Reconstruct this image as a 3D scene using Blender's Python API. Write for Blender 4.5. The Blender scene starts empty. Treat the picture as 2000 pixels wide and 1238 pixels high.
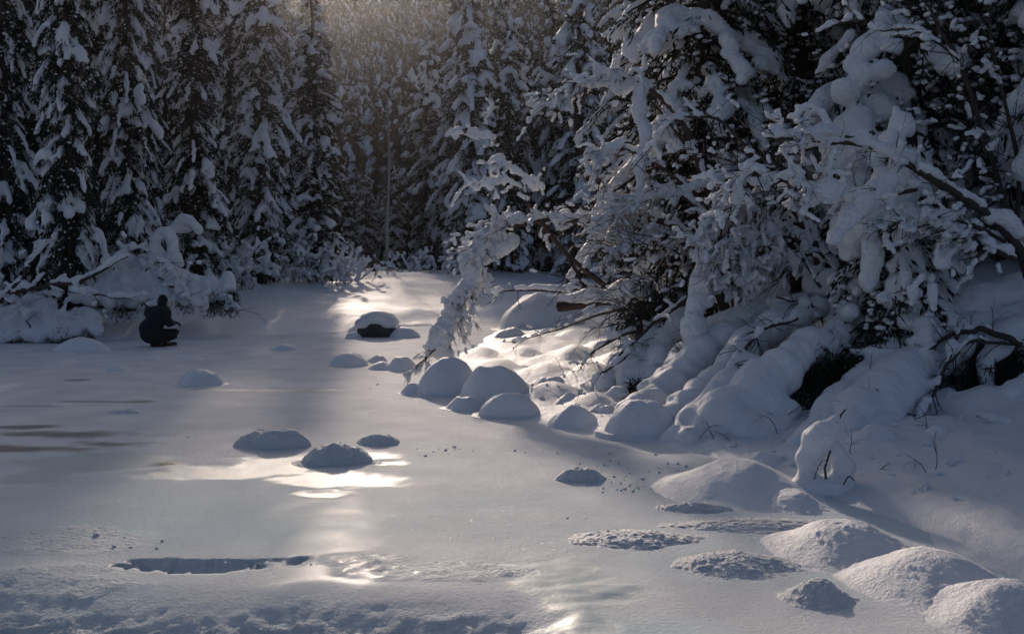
import bpy, bmesh, math, random
import numpy as np
from mathutils import Vector

# ------------------------------------------------------------------ camera
SC = bpy.context.scene
COL = SC.collection
FOC = 35.0 / 36.0 * 2000.0
PITCH = math.atan((619 - 515) / FOC)
CAMZ = 1.6
cam_d = bpy.data.cameras.new("camera"); cam_d.lens = 35; cam_d.sensor_width = 36
cam_d.clip_start = 0.05; cam_d.clip_end = 3000
cam = bpy.data.objects.new("camera", cam_d); COL.objects.link(cam)
cam.location = (0, 0, CAMZ); cam.rotation_euler = (math.pi / 2 - PITCH, 0, 0)
SC.camera = cam

# ------------------------------------------------------------------ light
SUN_S = 0.190                       # sun azimuth slope: x = -SUN_S * y
SUN_EL = math.radians(20.0)
SUN_AZ = math.atan2(-SUN_S, 1.0)
world = bpy.data.worlds.new("World"); SC.world = world; world.use_nodes = True
wn = world.node_tree.nodes; wl = world.node_tree.links
sky = wn.new("ShaderNodeTexSky"); sky.sky_type = 'NISHITA'; sky.sun_disc = False
sky.sun_elevation = SUN_EL; sky.sun_rotation = SUN_AZ
sky.altitude = 600; sky.air_density = 0.58; sky.dust_density = 5.5; sky.ozone_density = 0.5
wl.new(sky.outputs[0], wn["Background"].inputs[0])
wn["Background"].inputs[1].default_value = 0.14
sd = bpy.data.lights.new("sun", 'SUN'); sd.energy = 4.5; sd.angle = math.radians(2.4); sd.color = (1.0, 0.82, 0.67)
sun = bpy.data.objects.new("sun", sd); COL.objects.link(sun)
SUND = Vector((math.sin(SUN_AZ) * math.cos(SUN_EL), math.cos(SUN_AZ) * math.cos(SUN_EL), math.sin(SUN_EL)))
sun.rotation_euler = SUND.to_track_quat('Z', 'Y').to_euler()
sun.location = SUND * 60
vs = SC.view_settings
vs.view_transform = 'Standard'; vs.look = 'None'; vs.exposure = -0.42; vs.gamma = 1.0
SC.cycles.use_denoising = True
SC.cycles.max_bounces = 6; SC.cycles.diffuse_bounces = 3; SC.cycles.glossy_bounces = 2
SC.cycles.volume_bounces = 0; SC.cycles.transmission_bounces = 2
SC.cycles.sample_clamp_indirect = 4.0

# ------------------------------------------------------------------ helpers
def ray(px, py):
    xc = (px - 1000) / FOC; yc = (619 - py) / FOC
    return np.array([xc, math.cos(PITCH) + yc * math.sin(PITCH), -math.sin(PITCH) + yc * math.cos(PITCH)])
def W(px, py, D):                      # pixel of the photograph -> place at depth D
    d = ray(px, py); return np.array([0, 0, CAMZ]) + d * (D / d[1])
def G(px, py, z=0.0):                  # pixel -> place on the level z
    d = ray(px, py); return np.array([0, 0, CAMZ]) + d * ((z - CAMZ) / d[2])
def ss(a, b, x):
    t = np.clip((x - a) / (b - a), 0, 1); return t * t * (3 - 2 * t)

def _h(i, j, k, s):
    h = (i.astype(np.int64) * 374761393 + j.astype(np.int64) * 668265263 + k.astype(np.int64) * 2147483647 + s * 974711) & 0xffffffff
    h = ((h ^ (h >> 13)) * 1274126177) & 0xffffffff
    h = ((h ^ (h >> 16)) * 2246822519) & 0xffffffff
    h = h ^ (h >> 13)
    return (h & 0xffff) / 32767.5 - 1.0
def noise(p, seed=0):
    p = np.asarray(p, float)
    i = np.floor(p).astype(np.int64); f = p - i; u = f * f * f * (f * (f * 6 - 15) + 10)
    r = 0
    for a in (0, 1):
        wa = u[:, 0] if a else 1 - u[:, 0]
        for b in (0, 1):
            wb = u[:, 1] if b else 1 - u[:, 1]
            for c in (0, 1):
                wc = u[:, 2] if c else 1 - u[:, 2]
                r = r + wa * wb * wc * _h(i[:, 0] + a, i[:, 1] + b, i[:, 2] + c, seed)
    return r
def fbm(p, octv=3, seed=0, gain=0.5):
    p = np.asarray(p, float); r = 0; a = 1.0; t = 0
    for o in range(octv):
        r = r + a * noise(p * (2.03 ** o) + 7.3 * o, seed + o); t += a; a *= gain
    return r / t
def n2(x, y, sc, octv=2, seed=0):
    p = np.stack([x * sc, y * sc, np.zeros_like(x) + 0.37], 1); return fbm(p, octv, seed)

def mesh_np(name, v, f, smooth=True):
    v = np.asarray(v, np.float32); f = np.asarray(f, np.int32)
    me = bpy.data.meshes.new(name)
    me.vertices.add(len(v)); me.vertices.foreach_set("co", v.ravel())
    k = f.shape[1]
    me.loops.add(f.size); me.loops.foreach_set("vertex_index", f.ravel())
    me.polygons.add(len(f)); me.polygons.foreach_set("loop_start", np.arange(0, f.size, k, dtype=np.int32))
    me.polygons.foreach_set("use_smooth", np.full(len(f), smooth))
    me.update(calc_edges=True)
    return me
def link(name, me, mat=None, parent=None):
    o = bpy.data.objects.new(name, me)
    if mat is not None and me is not None:
        if len(me.materials) == 0: me.materials.append(mat)
    COL.objects.link(o)
    if parent is not None: o.parent = parent
    return o
def tag(o, label=None, cat=None, group=None, kind=None):
    if label: o["label"] = label
    if cat: o["category"] = cat
    if group: o["group"] = group
    if kind: o["kind"] = kind
    return o
def empty(name, loc=(0, 0, 0), rz=0.0, s=1.0):
    o = bpy.data.objects.new(name, None); COL.objects.link(o)
    o.location = loc; o.rotation_euler = (0, 0, rz); o.scale = (s, s, s); o.empty_display_size = 0.1
    return o

def ico(n):
    bm = bmesh.new(); bmesh.ops.create_icosphere(bm, subdivisions=n, radius=1)
    v = np.array([x.co[:] for x in bm.verts]); f = np.array([[q.index for q in x.verts] for x in bm.faces]); bm.free()
    return v, f
ICO1, ICO2 = ico(1), ico(2)
def soup(sph, tmpl=ICO2):              # sph rows: x y z r  (or x y z rx ry rz)
    s = np.asarray(sph, float); T, Fc = tmpl
    r = s[:, 3:6] if s.shape[1] >= 6 else np.repeat(s[:, 3:4], 3, 1)
    v = s[:, None, :3] + T[None] * r[:, None, :]
    f = Fc[None] + (np.arange(len(s)) * len(T))[:, None, None]
    return v.reshape(-1, 3), f.reshape(-1, 3)
def mesh_data(me):
    n = len(me.vertices); v = np.empty(n * 3, np.float32); me.vertices.foreach_get("co", v)
    nn = np.empty(n * 3, np.float32); me.vertices.foreach_get("normal", nn)
    return v.reshape(-1, 3), nn.reshape(-1, 3)
def fuse(name, sph, voxel, smooth=3, amp=0.0, sc=6.0, seed=0, bits=None):
    """many overlapping snow lumps run together into one smooth skin"""
    v, f = soup(sph)
    tmp = bpy.data.objects.new("tmp", mesh_np("tmp", v, f)); COL.objects.link(tmp)
    m = tmp.modifiers.new("r", 'REMESH'); m.mode = 'VOXEL'; m.voxel_size = voxel
    if smooth:
        m = tmp.modifiers.new("s", 'SMOOTH'); m.factor = 0.5; m.iterations = smooth
    dg = bpy.context.evaluated_depsgraph_get()
    me = bpy.data.meshes.new_from_object(tmp.evaluated_get(dg)); me.name = name
    old = tmp.data; bpy.data.objects.remove(tmp); bpy.data.meshes.remove(old)
    if amp:
        p, nn = mesh_data(me)
        d = fbm(p * sc, 3, seed)
        me.vertices.foreach_set("co", (p + nn * (amp * d)[:, None]).astype(np.float32).ravel()); me.update()
    if bits is not None and len(bits):
        bm = bmesh.new(); bm.from_mesh(me)
        bv, bf = soup(bits, ICO1); tm = mesh_np("t", bv, bf); bm.from_mesh(tm); bm.to_mesh(me); bm.free(); bpy.data.meshes.remove(tm)
    me.polygons.foreach_set("use_smooth", np.ones(len(me.polygons), bool))
    return me

def tubes(name, lines, sides=5):       # lines: list of (pts Nx3, radii N)
    V = []; Fs = []; o = 0
    ang = np.linspace(0, 2 * math.pi, sides, endpoint=False)
    for ln_ in lines:
        pts, rad = ln_[:2]
        pts = np.asarray(pts, float); n = len(pts)
        if n < 2: continue
        t = np.gradient(pts, axis=0); t /= np.linalg.norm(t, axis=1)[:, None] + 1e-9
        a = np.where(np.abs(t[:, 2:3]) > 0.9, np.array([[1.0, 0, 0]]), np.array([[0, 0, 1.0]]))
        u = np.cross(t, a); u /= np.linalg.norm(u, axis=1)[:, None] + 1e-9
        w = np.cross(t, u)
        ring = pts[:, None] + (np.cos(ang)[None, :, None] * u[:, None] + np.sin(ang)[None, :, None] * w[:, None]) * np.asarray(rad)[:, None, None]
        V.append(ring.reshape(-1, 3))
        i = np.arange(n - 1)[:, None] * sides; j = np.arange(sides)[None]; k = (j + 1) % sides
        q = np.stack([i + j, i + k, i + sides + k, i + sides + j], -1).reshape(-1, 4) + o
        Fs.append(q); o += n * sides
    return mesh_np(name, np.concatenate(V), np.concatenate(Fs))
def spline(p, n):                      # Catmull-Rom through control points
    p = np.asarray(p, float)
    q = np.vstack([2 * p[0] - p[1], p, 2 * p[-1] - p[-2]])
    t = np.linspace(0, len(p) - 1 - 1e-6, n); i = t.astype(int); f = (t - i)[:, None]
    a, b, c, d = q[i], q[i + 1], q[i + 2], q[i + 3]
    return 0.5 * (2 * b + (c - a) * f + (2 * a - 5 * b + 4 * c - d) * f ** 2 + (3 * b - a - 3 * c + d) * f ** 3)

# ------------------------------------------------------------------ materials
def material(name, build):
    m = bpy.data.materials.new(name); m.use_nodes = True
    nt = m.node_tree; b = nt.nodes["Principled BSDF"]
    build(nt, b); return m
def nd(nt, t, **kw):
    n = nt.nodes.new(t)
    for k, v in kw.items():
        if k.startswith("i_"): n.inputs[k[2:].replace("_", " ")].default_value = v
        else: setattr(n, k, v)
    return n
def bump_chain(nt, b, specs, coord="Object"):
    tc = nd(nt, "ShaderNodeTexCoord"); prev = None
    for sc, dist, det in specs:
        t = nd(nt, "ShaderNodeTexNoise", i_Scale=sc, i_Detail=det)
        nt.links.new(tc.outputs[coord], t.inputs["Vector"])
        bp = nd(nt, "ShaderNodeBump", i_Strength=1.0, i_Distance=dist)
        nt.links.new(t.outputs["Fac"], bp.inputs["Height"])
        if prev: nt.links.new(prev.outputs[0], bp.inputs["Normal"])
        prev = bp
    nt.links.new(prev.outputs[0], b.inputs["Normal"]); return tc
def m_snow(nt, b, specs=((9, 0.02, 3), (60, 0.010, 3), (320, 0.004, 2)), col=(0.80, 0.82, 0.86, 1)):
    b.inputs["Base Color"].default_value = col
    b.inputs["Roughness"].default_value = 0.55
    b.inputs["Specular IOR Level"].default_value = 0.3
    b.inputs["Subsurface Weight"].default_value = 0.0; b.inputs["Subsurface Radius"].default_value = (0.9, 1.0, 1.1); b.inputs["Subsurface Scale"].default_value = 0.03
    tc = bump_chain(nt, b, specs)
M_SNOW = material("snow", m_snow)
M_SNOWT = material("tree_snow", lambda nt, b: (m_snow(nt, b, ((16, 0.05, 4), (70, 0.016, 3))), b.inputs["Subsurface Weight"].__setattr__("default_value", 0.35), b.inputs["Subsurface Scale"].__setattr__("default_value", 0.045)))
M_CRUST = material("frost_crust", lambda nt, b: m_snow(nt, b, ((45, 0.012, 3), (130, 0.010, 2), (420, 0.004, 1)), (0.82, 0.85, 0.88, 1)))
def m_needle(nt, b):
    tc = nd(nt, "ShaderNodeTexCoord"); t = nd(nt, "ShaderNodeTexNoise", i_Scale=5.0, i_Detail=2.0)
    nt.links.new(tc.outputs["Object"], t.inputs["Vector"])
    r = nd(nt, "ShaderNodeValToRGB"); r.color_ramp.elements[0].color = (0.007, 0.010, 0.007, 1); r.color_ramp.elements[1].color = (0.032, 0.034, 0.022, 1)
    nt.links.new(t.outputs["Fac"], r.inputs[0]); nt.links.new(r.outputs[0], b.inputs["Base Color"])
    b.inputs["Roughness"].default_value = 0.7; b.inputs["Specular IOR Level"].default_value = 0.25
M_NEEDLE = material("spruce_needles", m_needle)
def m_bark(nt, b, c0=(0.02, 0.016, 0.014, 1), c1=(0.07, 0.052, 0.042, 1)):
    tc = nd(nt, "ShaderNodeTexCoord"); t = nd(nt, "ShaderNodeTexNoise", i_Scale=22.0, i_Detail=4.0)
    nt.links.new(tc.outputs["Object"], t.inputs["Vector"])
    r = nd(nt, "ShaderNodeValToRGB"); r.color_ramp.elements[0].color = c0; r.color_ramp.elements[1].color = c1
    nt.links.new(t.outputs["Fac"], r.inputs[0]); nt.links.new(r.outputs[0], b.inputs["Base Color"])
    bp = nd(nt, "ShaderNodeBump", i_Strength=1.0, i_Distance=0.02); nt.links.new(t.outputs["Fac"], bp.inputs["Height"])
    nt.links.new(bp.outputs[0], b.inputs["Normal"]); b.inputs["Roughness"].default_value = 0.85
M_BARK = material("bark", m_bark)
M_BARK2 = material("birch_bark", lambda nt, b: m_bark(nt, b, (0.025, 0.016, 0.014, 1), (0.09, 0.055, 0.042, 1)))
M_LOG = material("broken_log_bark", lambda nt, b: m_bark(nt, b, (0.012, 0.008, 0.006, 1), (0.07, 0.036, 0.024, 1)))
M_PALE = material("pale_birch_bark", lambda nt, b: m_bark(nt, b, (0.20, 0.19, 0.18, 1), (0.5, 0.48, 0.46, 1)))
M_ROCK = material("rock", lambda nt, b: m_bark(nt, b, (0.02, 0.02, 0.022, 1), (0.07, 0.07, 0.075, 1)))
def m_floor(nt, b):                     # forest floor: snow between brush, toned dark to stand for shade under trees
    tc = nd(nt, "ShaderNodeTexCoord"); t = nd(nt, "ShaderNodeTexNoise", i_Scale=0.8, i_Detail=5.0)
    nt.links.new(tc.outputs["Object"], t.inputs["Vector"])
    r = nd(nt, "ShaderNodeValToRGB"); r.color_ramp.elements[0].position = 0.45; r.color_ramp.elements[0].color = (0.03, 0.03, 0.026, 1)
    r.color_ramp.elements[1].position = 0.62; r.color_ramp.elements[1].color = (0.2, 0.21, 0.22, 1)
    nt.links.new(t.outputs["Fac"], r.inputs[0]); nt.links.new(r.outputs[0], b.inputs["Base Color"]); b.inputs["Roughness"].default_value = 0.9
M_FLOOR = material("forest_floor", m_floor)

# ------------------------------------------------------------------ ground heights
YE_X = np.array([-40, -14, -10.3, -8.6, -7.6, -5.7, -3.7, -2.6, -1.0, 0.0, 1.5, 40])
YE_Y = np.array([19.5, 19.8, 20.2, 20.6, 21.8, 22.0, 23.0, 25.3, 27.0, 28.0, 29.5, 30])
XS_Y = np.array([-30, 0, 3, 4.3, 5.06, 6.4, 7.5, 8.5, 9.87, 12, 14, 17, 20, 23, 26, 28, 31])
XS_X = np.array([3.4, 3.4, 3.0, 2.75, 2.6, 2.35, 2.05, 1.4, 0.35, -0.45, -0.95, -0.75, -0.6, -0.45, 0.1, 1.0, 3.0])
BUMPS = []
_rb = random.Random(5)
for px, py, w, h in [(930, 690, 120, 30), (1010, 690, 110, 26), (1060, 665, 120, 22), (1110, 700, 130, 30), (1180, 690, 120, 26),
                     (960, 722, 130, 34), (1060, 735, 140, 34), (1150, 745, 130, 36), (900, 715, 90, 26), (1130, 660, 120, 20),
                     (1200, 655, 110, 24), (1210, 720, 110, 30), (1080, 765, 120, 38), (1000, 755, 100, 30), (1150, 785, 110, 34),
                     (850, 728, 80, 20), (1080, 700, 90, 20), (1000, 670, 90, 18)]:
    D = CAMZ * FOC / (py - 515) * 0.93
    BUMPS.append(((px - 1000) / FOC * D, D, w / FOC * D * 0.5, h / FOC * D * 0.62))
def ground_h(x, y):
    x = np.asarray(x, float); y = np.asarray(y, float)
    s = y - np.interp(x, YE_X, YE_Y) + 0.35 * n2(x, y, 0.5, 2, 3)
    far = np.where(s > 0, 0.26 * ss(0, 2.2, s) + 0.92 * ss(0, 19, s), -0.5 * ss(0, 0.5, -s))
    und = n2(x * 0.45, y, 0.30, 2, 11) * 0.36 * ss(0.3, 5, s) + n2(x * 0.7, y, 1.0, 2, 12) * 0.08 * ss(0, 1, s)
    lip = 0.30 * np.maximum(0, n2(x * 0.9, y * 0.6, 1.25, 2, 17)) * ss(0, 0.5, s) * (1 - ss(1.5, 3.5, s))
    far = far + und + lip
    r = x - np.interp(y, XS_Y, XS_X) + 0.25 * n2(x, y, 0.8, 2, 5)
    k = 1.0 + 0.45 * ss(9.8, 12, y) - 0.85 * ss(12.0, 14.5, y) * (1 - ss(20, 30, y)) * (1 - ss(3.0, 6.0, r))
    rt = np.where(r > 0, 0.08 * ss(0, 0.4, r) + (1.3 * ss(0.3, 9.0, r) + 0.05 * np.maximum(0, r - 5)) * k, -0.5 * ss(0, 0.5, -r))
    for qx, qy, qr, qd in ((3.0, 10.1, 0.55, 0.45), (4.55, 9.8, 0.75, 0.6), (3.75, 8.9, 0.3, 0.2)):
        rt = rt - qd * np.clip(1 - ((x - qx) / qr) ** 2 - ((y - qy) / qr) ** 2, 0, 1)
    b = np.zeros_like(x)
    for bx, by, br, bh in BUMPS:
        d2 = ((x - bx) / br) ** 2 + ((y - by) / (br * 1.25)) ** 2
        b = np.maximum(b, bh * np.clip(1 - d2, 0, 1) ** 1.25)
    rt = rt + b * (r > -0.3) + (n2(x, y, 1.3, 3, 8) * 0.09 + 0.05 * n2(x, y, 3.0, 2, 9)) * ss(0.1, 1.2, r)
    z = np.maximum(far, rt)
    z = z + np.maximum(0, y - 46) * 0.03
    return z
def gz(x, y): return float(ground_h(np.array([x]), np.array([y]))[0])

def fan(y0, y1, rows, cols, wx=0.66, w0=3.0):
    yy = y0 + 0.0 * np.arange(rows)
    a = np.log(y0 + 1.0); b = np.log(y1 + 1.0)
    yy = np.exp(np.linspace(a, b, rows)) - 1.0
    u = np.linspace(-1, 1, cols)
    Y, U = np.meshgrid(yy, u, indexing="ij")
    X = U * (wx * Y + w0)
    i = np.arange(rows - 1)[:, None] * cols; j = np.arange(cols - 1)[None]
    q = np.stack([i + j, i + j + 1, i + cols + j + 1, i + cols + j], -1).reshape(-1, 4)
    return X.ravel(), Y.ravel(), q

# one sheet of snow-covered ground, banks and lake bed
x, y, q = fan(2.2, 150, 310, 330, 0.7, 3.0)
z = ground_h(x, y)
me = mesh_np("ground", np.stack([x, y, z], 1), q)
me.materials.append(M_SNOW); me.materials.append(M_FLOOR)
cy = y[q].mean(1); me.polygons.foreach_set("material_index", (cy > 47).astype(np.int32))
tag(link("ground", me), kind="structure")
# lake bed and bank behind the viewer
x2, y2 = np.meshgrid(np.linspace(-30, 30, 61), np.linspace(-30, 2.2, 33)); x2 = x2.ravel(); y2 = y2.ravel()
i = np.arange(32)[:, None] * 61; j = np.arange(60)[None]
q2 = np.stack([i + j, i + j + 1, i + 62 + j, i + 61 + j], -1).reshape(-1, 4)
tag(link("shore_ground", mesh_np("shore_ground", np.stack([x2, y2, ground_h(x2, y2) - 0.02], 1), q2), M_SNOW), kind="structure")

# ------------------------------------------------------------------ ice
def ell(x, y, px, py, wpx, hpx):       # soft ellipse on the ice, 1 at the middle, 0 at the rim
    c = G(px, py); D = c[1]; rx = wpx * 0.5 / FOC * D
    ry = 0.5 * abs(G(px, py - hpx * 0.5)[1] - G(px, py + hpx * 0.5)[1])
    return 1 - np.sqrt(((x - c[0]) / rx) ** 2 + ((y - c[1]) / ry) ** 2)
x, y, q = fan(2.2, 34, 490, 330, 0.60, 1.9)
P0 = np.stack([x, y, 0 * x], 1)
wob = 0.75 * n2(x * 0.6, y, 1.9, 3, 21) + 0.35 * n2(x * 0.7, y, 7, 3, 22)
slick = np.zeros_like(x)
for a in [(560, 905, 330, 46), (640, 938, 260, 30), (615, 967, 120, 18), (760, 905, 110, 12), (420, 920, 340, 40), (720, 890, 150, 14),
          (230, 905, 420, 46), (60, 930, 260, 34)]:
    slick = np.maximum(slick, ss(-0.05, 0.45, ell(x, y, *a) + wob * 1.35 + 0.2 * n2(x * .5, y, 22, 2, 24)))
slick2 = ss(-0.1, 0.5, ell(x, y, 1130, 1170, 260, 130) + wob * 1.4 + 0.3 * n2(x * .6, y, 14, 2, 25))           # wet flow ice in the foreground
dark = np.zeros_like(x)
for a in [(60, 878, 260, 18), (150, 850, 330, 16), (210, 868, 250, 14), (325, 905, 70, 16), (40, 835, 200, 10)]:
    dark = np.maximum(dark, 0.85 * ss(-0.25, 0.7, ell(x, y, *a) + wob * 1.3))
for a in [(190, 783, 170, 3), (500, 760, 330, 3), (150, 742, 56, 5), (270, 783, 60, 6), (60, 792, 150, 2.5)]:
    dark = np.maximum(dark, 0.7 * ss(-0.1, 0.3, ell(x, y, *a) + wob * 0.5))
# terrace edge: the near sheet drops away towards the viewer, furred with frost
crest = 4.98 + 0.22 * n2(x, y * 0, 1.6, 2, 31) - 0.10 * ss(-2.6, 0.0, x)
drop = ss(0, 1.15, crest - y) * (1 - ss(-0.05, 0.30, x + 0.12 * n2(x, y, 2.2, 2, 33)))
frost = np.clip(drop * 2.5, 0, 1)
for a in [(100, 1060, 420, 60), (720, 1095, 180, 30), (830, 1120, 380, 34), (60, 1130, 500, 80)]:
    frost = np.maximum(frost, 0.6 * ss(0.0, 0.35, ell(x, y, *a) + wob * 0.8))
lumps = np.maximum(0, 1 - np.abs(1.7 * n2(x * 0.6 + y * 0.7, y * 1.1 - x * 0.3, 5.0, 3, 41))) ** 2.2
lump2 = 0.8 * np.maximum(0, 1 - np.abs(1.6 * n2(x * 0.8 + y * 0.4, y, 15.0, 2, 42))) ** 2; lump3 = np.maximum(0, 1.6 * n2(x, y, 44.0, 2, 43) + 0.1)
zi = -0.33 * drop + 0.02 * n2(x, y, 0.35, 2, 44) + 0.006 * n2(x, y, 2.5, 2, 45)
zi = zi + frost * (0.034 * lumps * (0.25 + drop) + 0.016 * lump2 + 0.014 * lump3)
zi = zi + slick2 * (0.016 * n2(x * 0.45, y, 9.0, 3, 46)) - 0.01 * slick
hol = ss(-0.02, 0.16, ell(x, y, 390, 1105, 300, 26) + wob * 1.2 + 0.9 * n2(x, y * 1.5, 7, 3, 71) + 0.2 * n2(x, y, 24, 2, 73))
zi = zi - 0.075 * hol
ice_me = mesh_np("frozen_lake", np.stack([x, y, zi], 1), q)
glaze = ss(9.5, 4.5, y) * np.clip(0.55 + 1.5 * n2(x * 0.7, y, 0.8, 3, 81), 0, 1)
for nm, arr in (("glaze", glaze), ("slick", np.maximum(slick, slick2)), ("dark", dark), ("frost", frost)):
    at = ice_me.attributes.new(nm, 'FLOAT', 'POINT'); at.data.foreach_set("value", arr.astype(np.float32))
def m_ice(nt, b):
    A = {k: nd(nt, "ShaderNodeAttribute", attribute_name=k) for k in ("slick", "dark", "frost", "glaze")}
    tc = nd(nt, "ShaderNodeTexCoord"); L = nt.links
    t = nd(nt, "ShaderNodeTexNoise", i_Scale=1.7, i_Detail=5.0); L.new(tc.outputs["Object"], t.inputs["Vector"])
    r = nd(nt, "ShaderNodeValToRGB")
    r.color_ramp.elements[0].position = 0.35; r.color_ramp.elements[0].color = (0.68, 0.70, 0.74, 1)
    r.color_ramp.elements[1].position = 0.65; r.color_ramp.elements[1].color = (0.81, 0.83, 0.86, 1)
    L.new(t.outputs["Fac"], r.inputs[0])
    def mix(fac, a, bcol):
        m = nd(nt, "ShaderNodeMix", data_type='RGBA'); L.new(fac, m.inputs[0]); L.new(a, m.inputs[6]); m.inputs[7].default_value = bcol; return m.outputs[2]
    r2 = mix(A["glaze"].outputs["Fac"], r.outputs[0], (0.54, 0.68, 0.73, 1))
    c = mix(A["slick"].outputs["Fac"], r2, (0.44, 0.52, 0.55, 1))
    c = mix(A["dark"].outputs["Fac"], c, (0.06, 0.07, 0.075, 1))
    c = mix(A["frost"].outputs["Fac"], c, (0.66, 0.72, 0.76, 1))
    L.new(c, b.inputs["Base Color"])
    def mixf(fac, a, v):
        m = nd(nt, "ShaderNodeMix", data_type='FLOAT'); L.new(fac, m.inputs[0])
        if isinstance(a, float): m.inputs[2].default_value = a
        else: L.new(a, m.inputs[2])
        m.inputs[3].default_value = v; return m.outputs[0]
    ro = mixf(A["slick"].outputs["Fac"], 0.82, 0.46); ro = mixf(A["dark"].outputs["Fac"], ro, 0.2); ro = mixf(A["frost"].outputs["Fac"], ro, 0.6)
    L.new(ro, b.inputs["Roughness"]); L.new(mixf(A["slick"].outputs["Fac"], 0.22, 0.18), b.inputs["Specular IOR Level"]); b.inputs["IOR"].default_value = 1.31
    prev = None
    for sc, dist, det in ((3.0, 0.010, 4), (45, 0.009, 3), (260, 0.006, 2)):
        t = nd(nt, "ShaderNodeTexNoise", i_Scale=sc, i_Detail=float(det)); L.new(tc.outputs["Object"], t.inputs["Vector"])
        bp = nd(nt, "ShaderNodeBump", i_Distance=dist); L.new(t.outputs["Fac"], bp.inputs["Height"])
        if sc > 10: L.new(mixf(A["slick"].outputs["Fac"], 1.0, 0.15), bp.inputs["Strength"])
        if prev: L.new(prev.outputs[0], bp.inputs["Normal"])
        prev = bp
    t = nd(nt, "ShaderNodeTexNoise", i_Scale=38.0, i_Detail=4.0); L.new(tc.outputs["Object"], t.inputs["Vector"])
    bp = nd(nt, "ShaderNodeBump", i_Distance=0.03); L.new(t.outputs["Fac"], bp.inputs["Height"]); L.new(A["frost"].outputs["Fac"], bp.inputs["Strength"]); L.new(prev.outputs[0], bp.inputs["Normal"]); prev = bp
    L.new(prev.outputs[0], b.inputs["Normal"])
    t = nd(nt, "ShaderNodeTexVoronoi", i_Scale=140.0); L.new(tc.outputs["Object"], t.inputs["Vector"])      # loose frost crystals glint
    bp = nd(nt, "ShaderNodeBump", i_Distance=0.02, i_Strength=1.0); L.new(t.outputs["Color"], bp.inputs["Height"])
    b.inputs["Coat Weight"].default_value = 0.03; b.inputs["Coat Roughness"].default_value = 0.22; L.new(bp.outputs[0], b.inputs["Coat Normal"])
tag(link("frozen_lake", ice_me, material("lake_ice", m_ice)), kind="structure")
x3, y3 = np.meshgrid(np.linspace(-45, 3.3, 31), np.linspace(-30, 2.2, 33)); x3 = x3.ravel(); y3 = y3.ravel()
i = np.arange(32)[:, None] * 31; j = np.arange(30)[None]
q3 = np.stack([i + j, i + j + 1, i + 32 + j, i + 31 + j], -1).reshape(-1, 4)
tag(link("near_lake_ice", mesh_np("near_lake_ice", np.stack([x3, y3, 0 * x3 - 0.33 * (x3 < 0)], 1), q3), M_CRUST), kind="structure")

ox = np.linspace(0, 1, 12)[:, None]; oy = np.linspace(2.2, 34, 40)[None]
oX = (-(0.60 * oy + 1.9) + 0.05) * (1 - ox) - 45 * ox; oY = oy + 0 * ox
i = np.arange(11)[:, None] * 40; j = np.arange(39)[None]
q5 = np.stack([i + j, i + j + 1, i + 41 + j, i + 40 + j], -1).reshape(-1, 4)
tag(link("outer_lake_ice", mesh_np("outer_lake_ice", np.stack([oX.ravel(), oY.ravel(), 0 * oX.ravel() - 0.012], 1), q5), M_CRUST), kind="structure")

# ------------------------------------------------------------------ far hillside
rows, cols = 50, 90
yy = np.linspace(96, 230, rows); uu = np.linspace(-1, 1, cols)
Y, U = np.meshgrid(yy, uu, indexing="ij"); X = U * (0.75 * Y + 20)
def hill_h(x, y):
    return 1.2 + 0.03 * (y - 46) + 0.50 * (np.minimum(y, 192) - 106) * ss(100, 122, y) + 2.0 * n2(x, y, 0.03, 2, 61) * ss(110, 140, y)
Z = hill_h(X.ravel(), Y.ravel())
i = np.arange(rows - 1)[:, None] * cols; j = np.arange(cols - 1)[None]
q4 = np.stack([i + j, i + j + 1, i + cols + j + 1, i + cols + j], -1).reshape(-1, 4)
tag(link("hillside", mesh_np("hillside", np.stack([X.ravel(), Y.ravel(), Z - 0.35], 1), q4), M_FLOOR), kind="structure")

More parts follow.
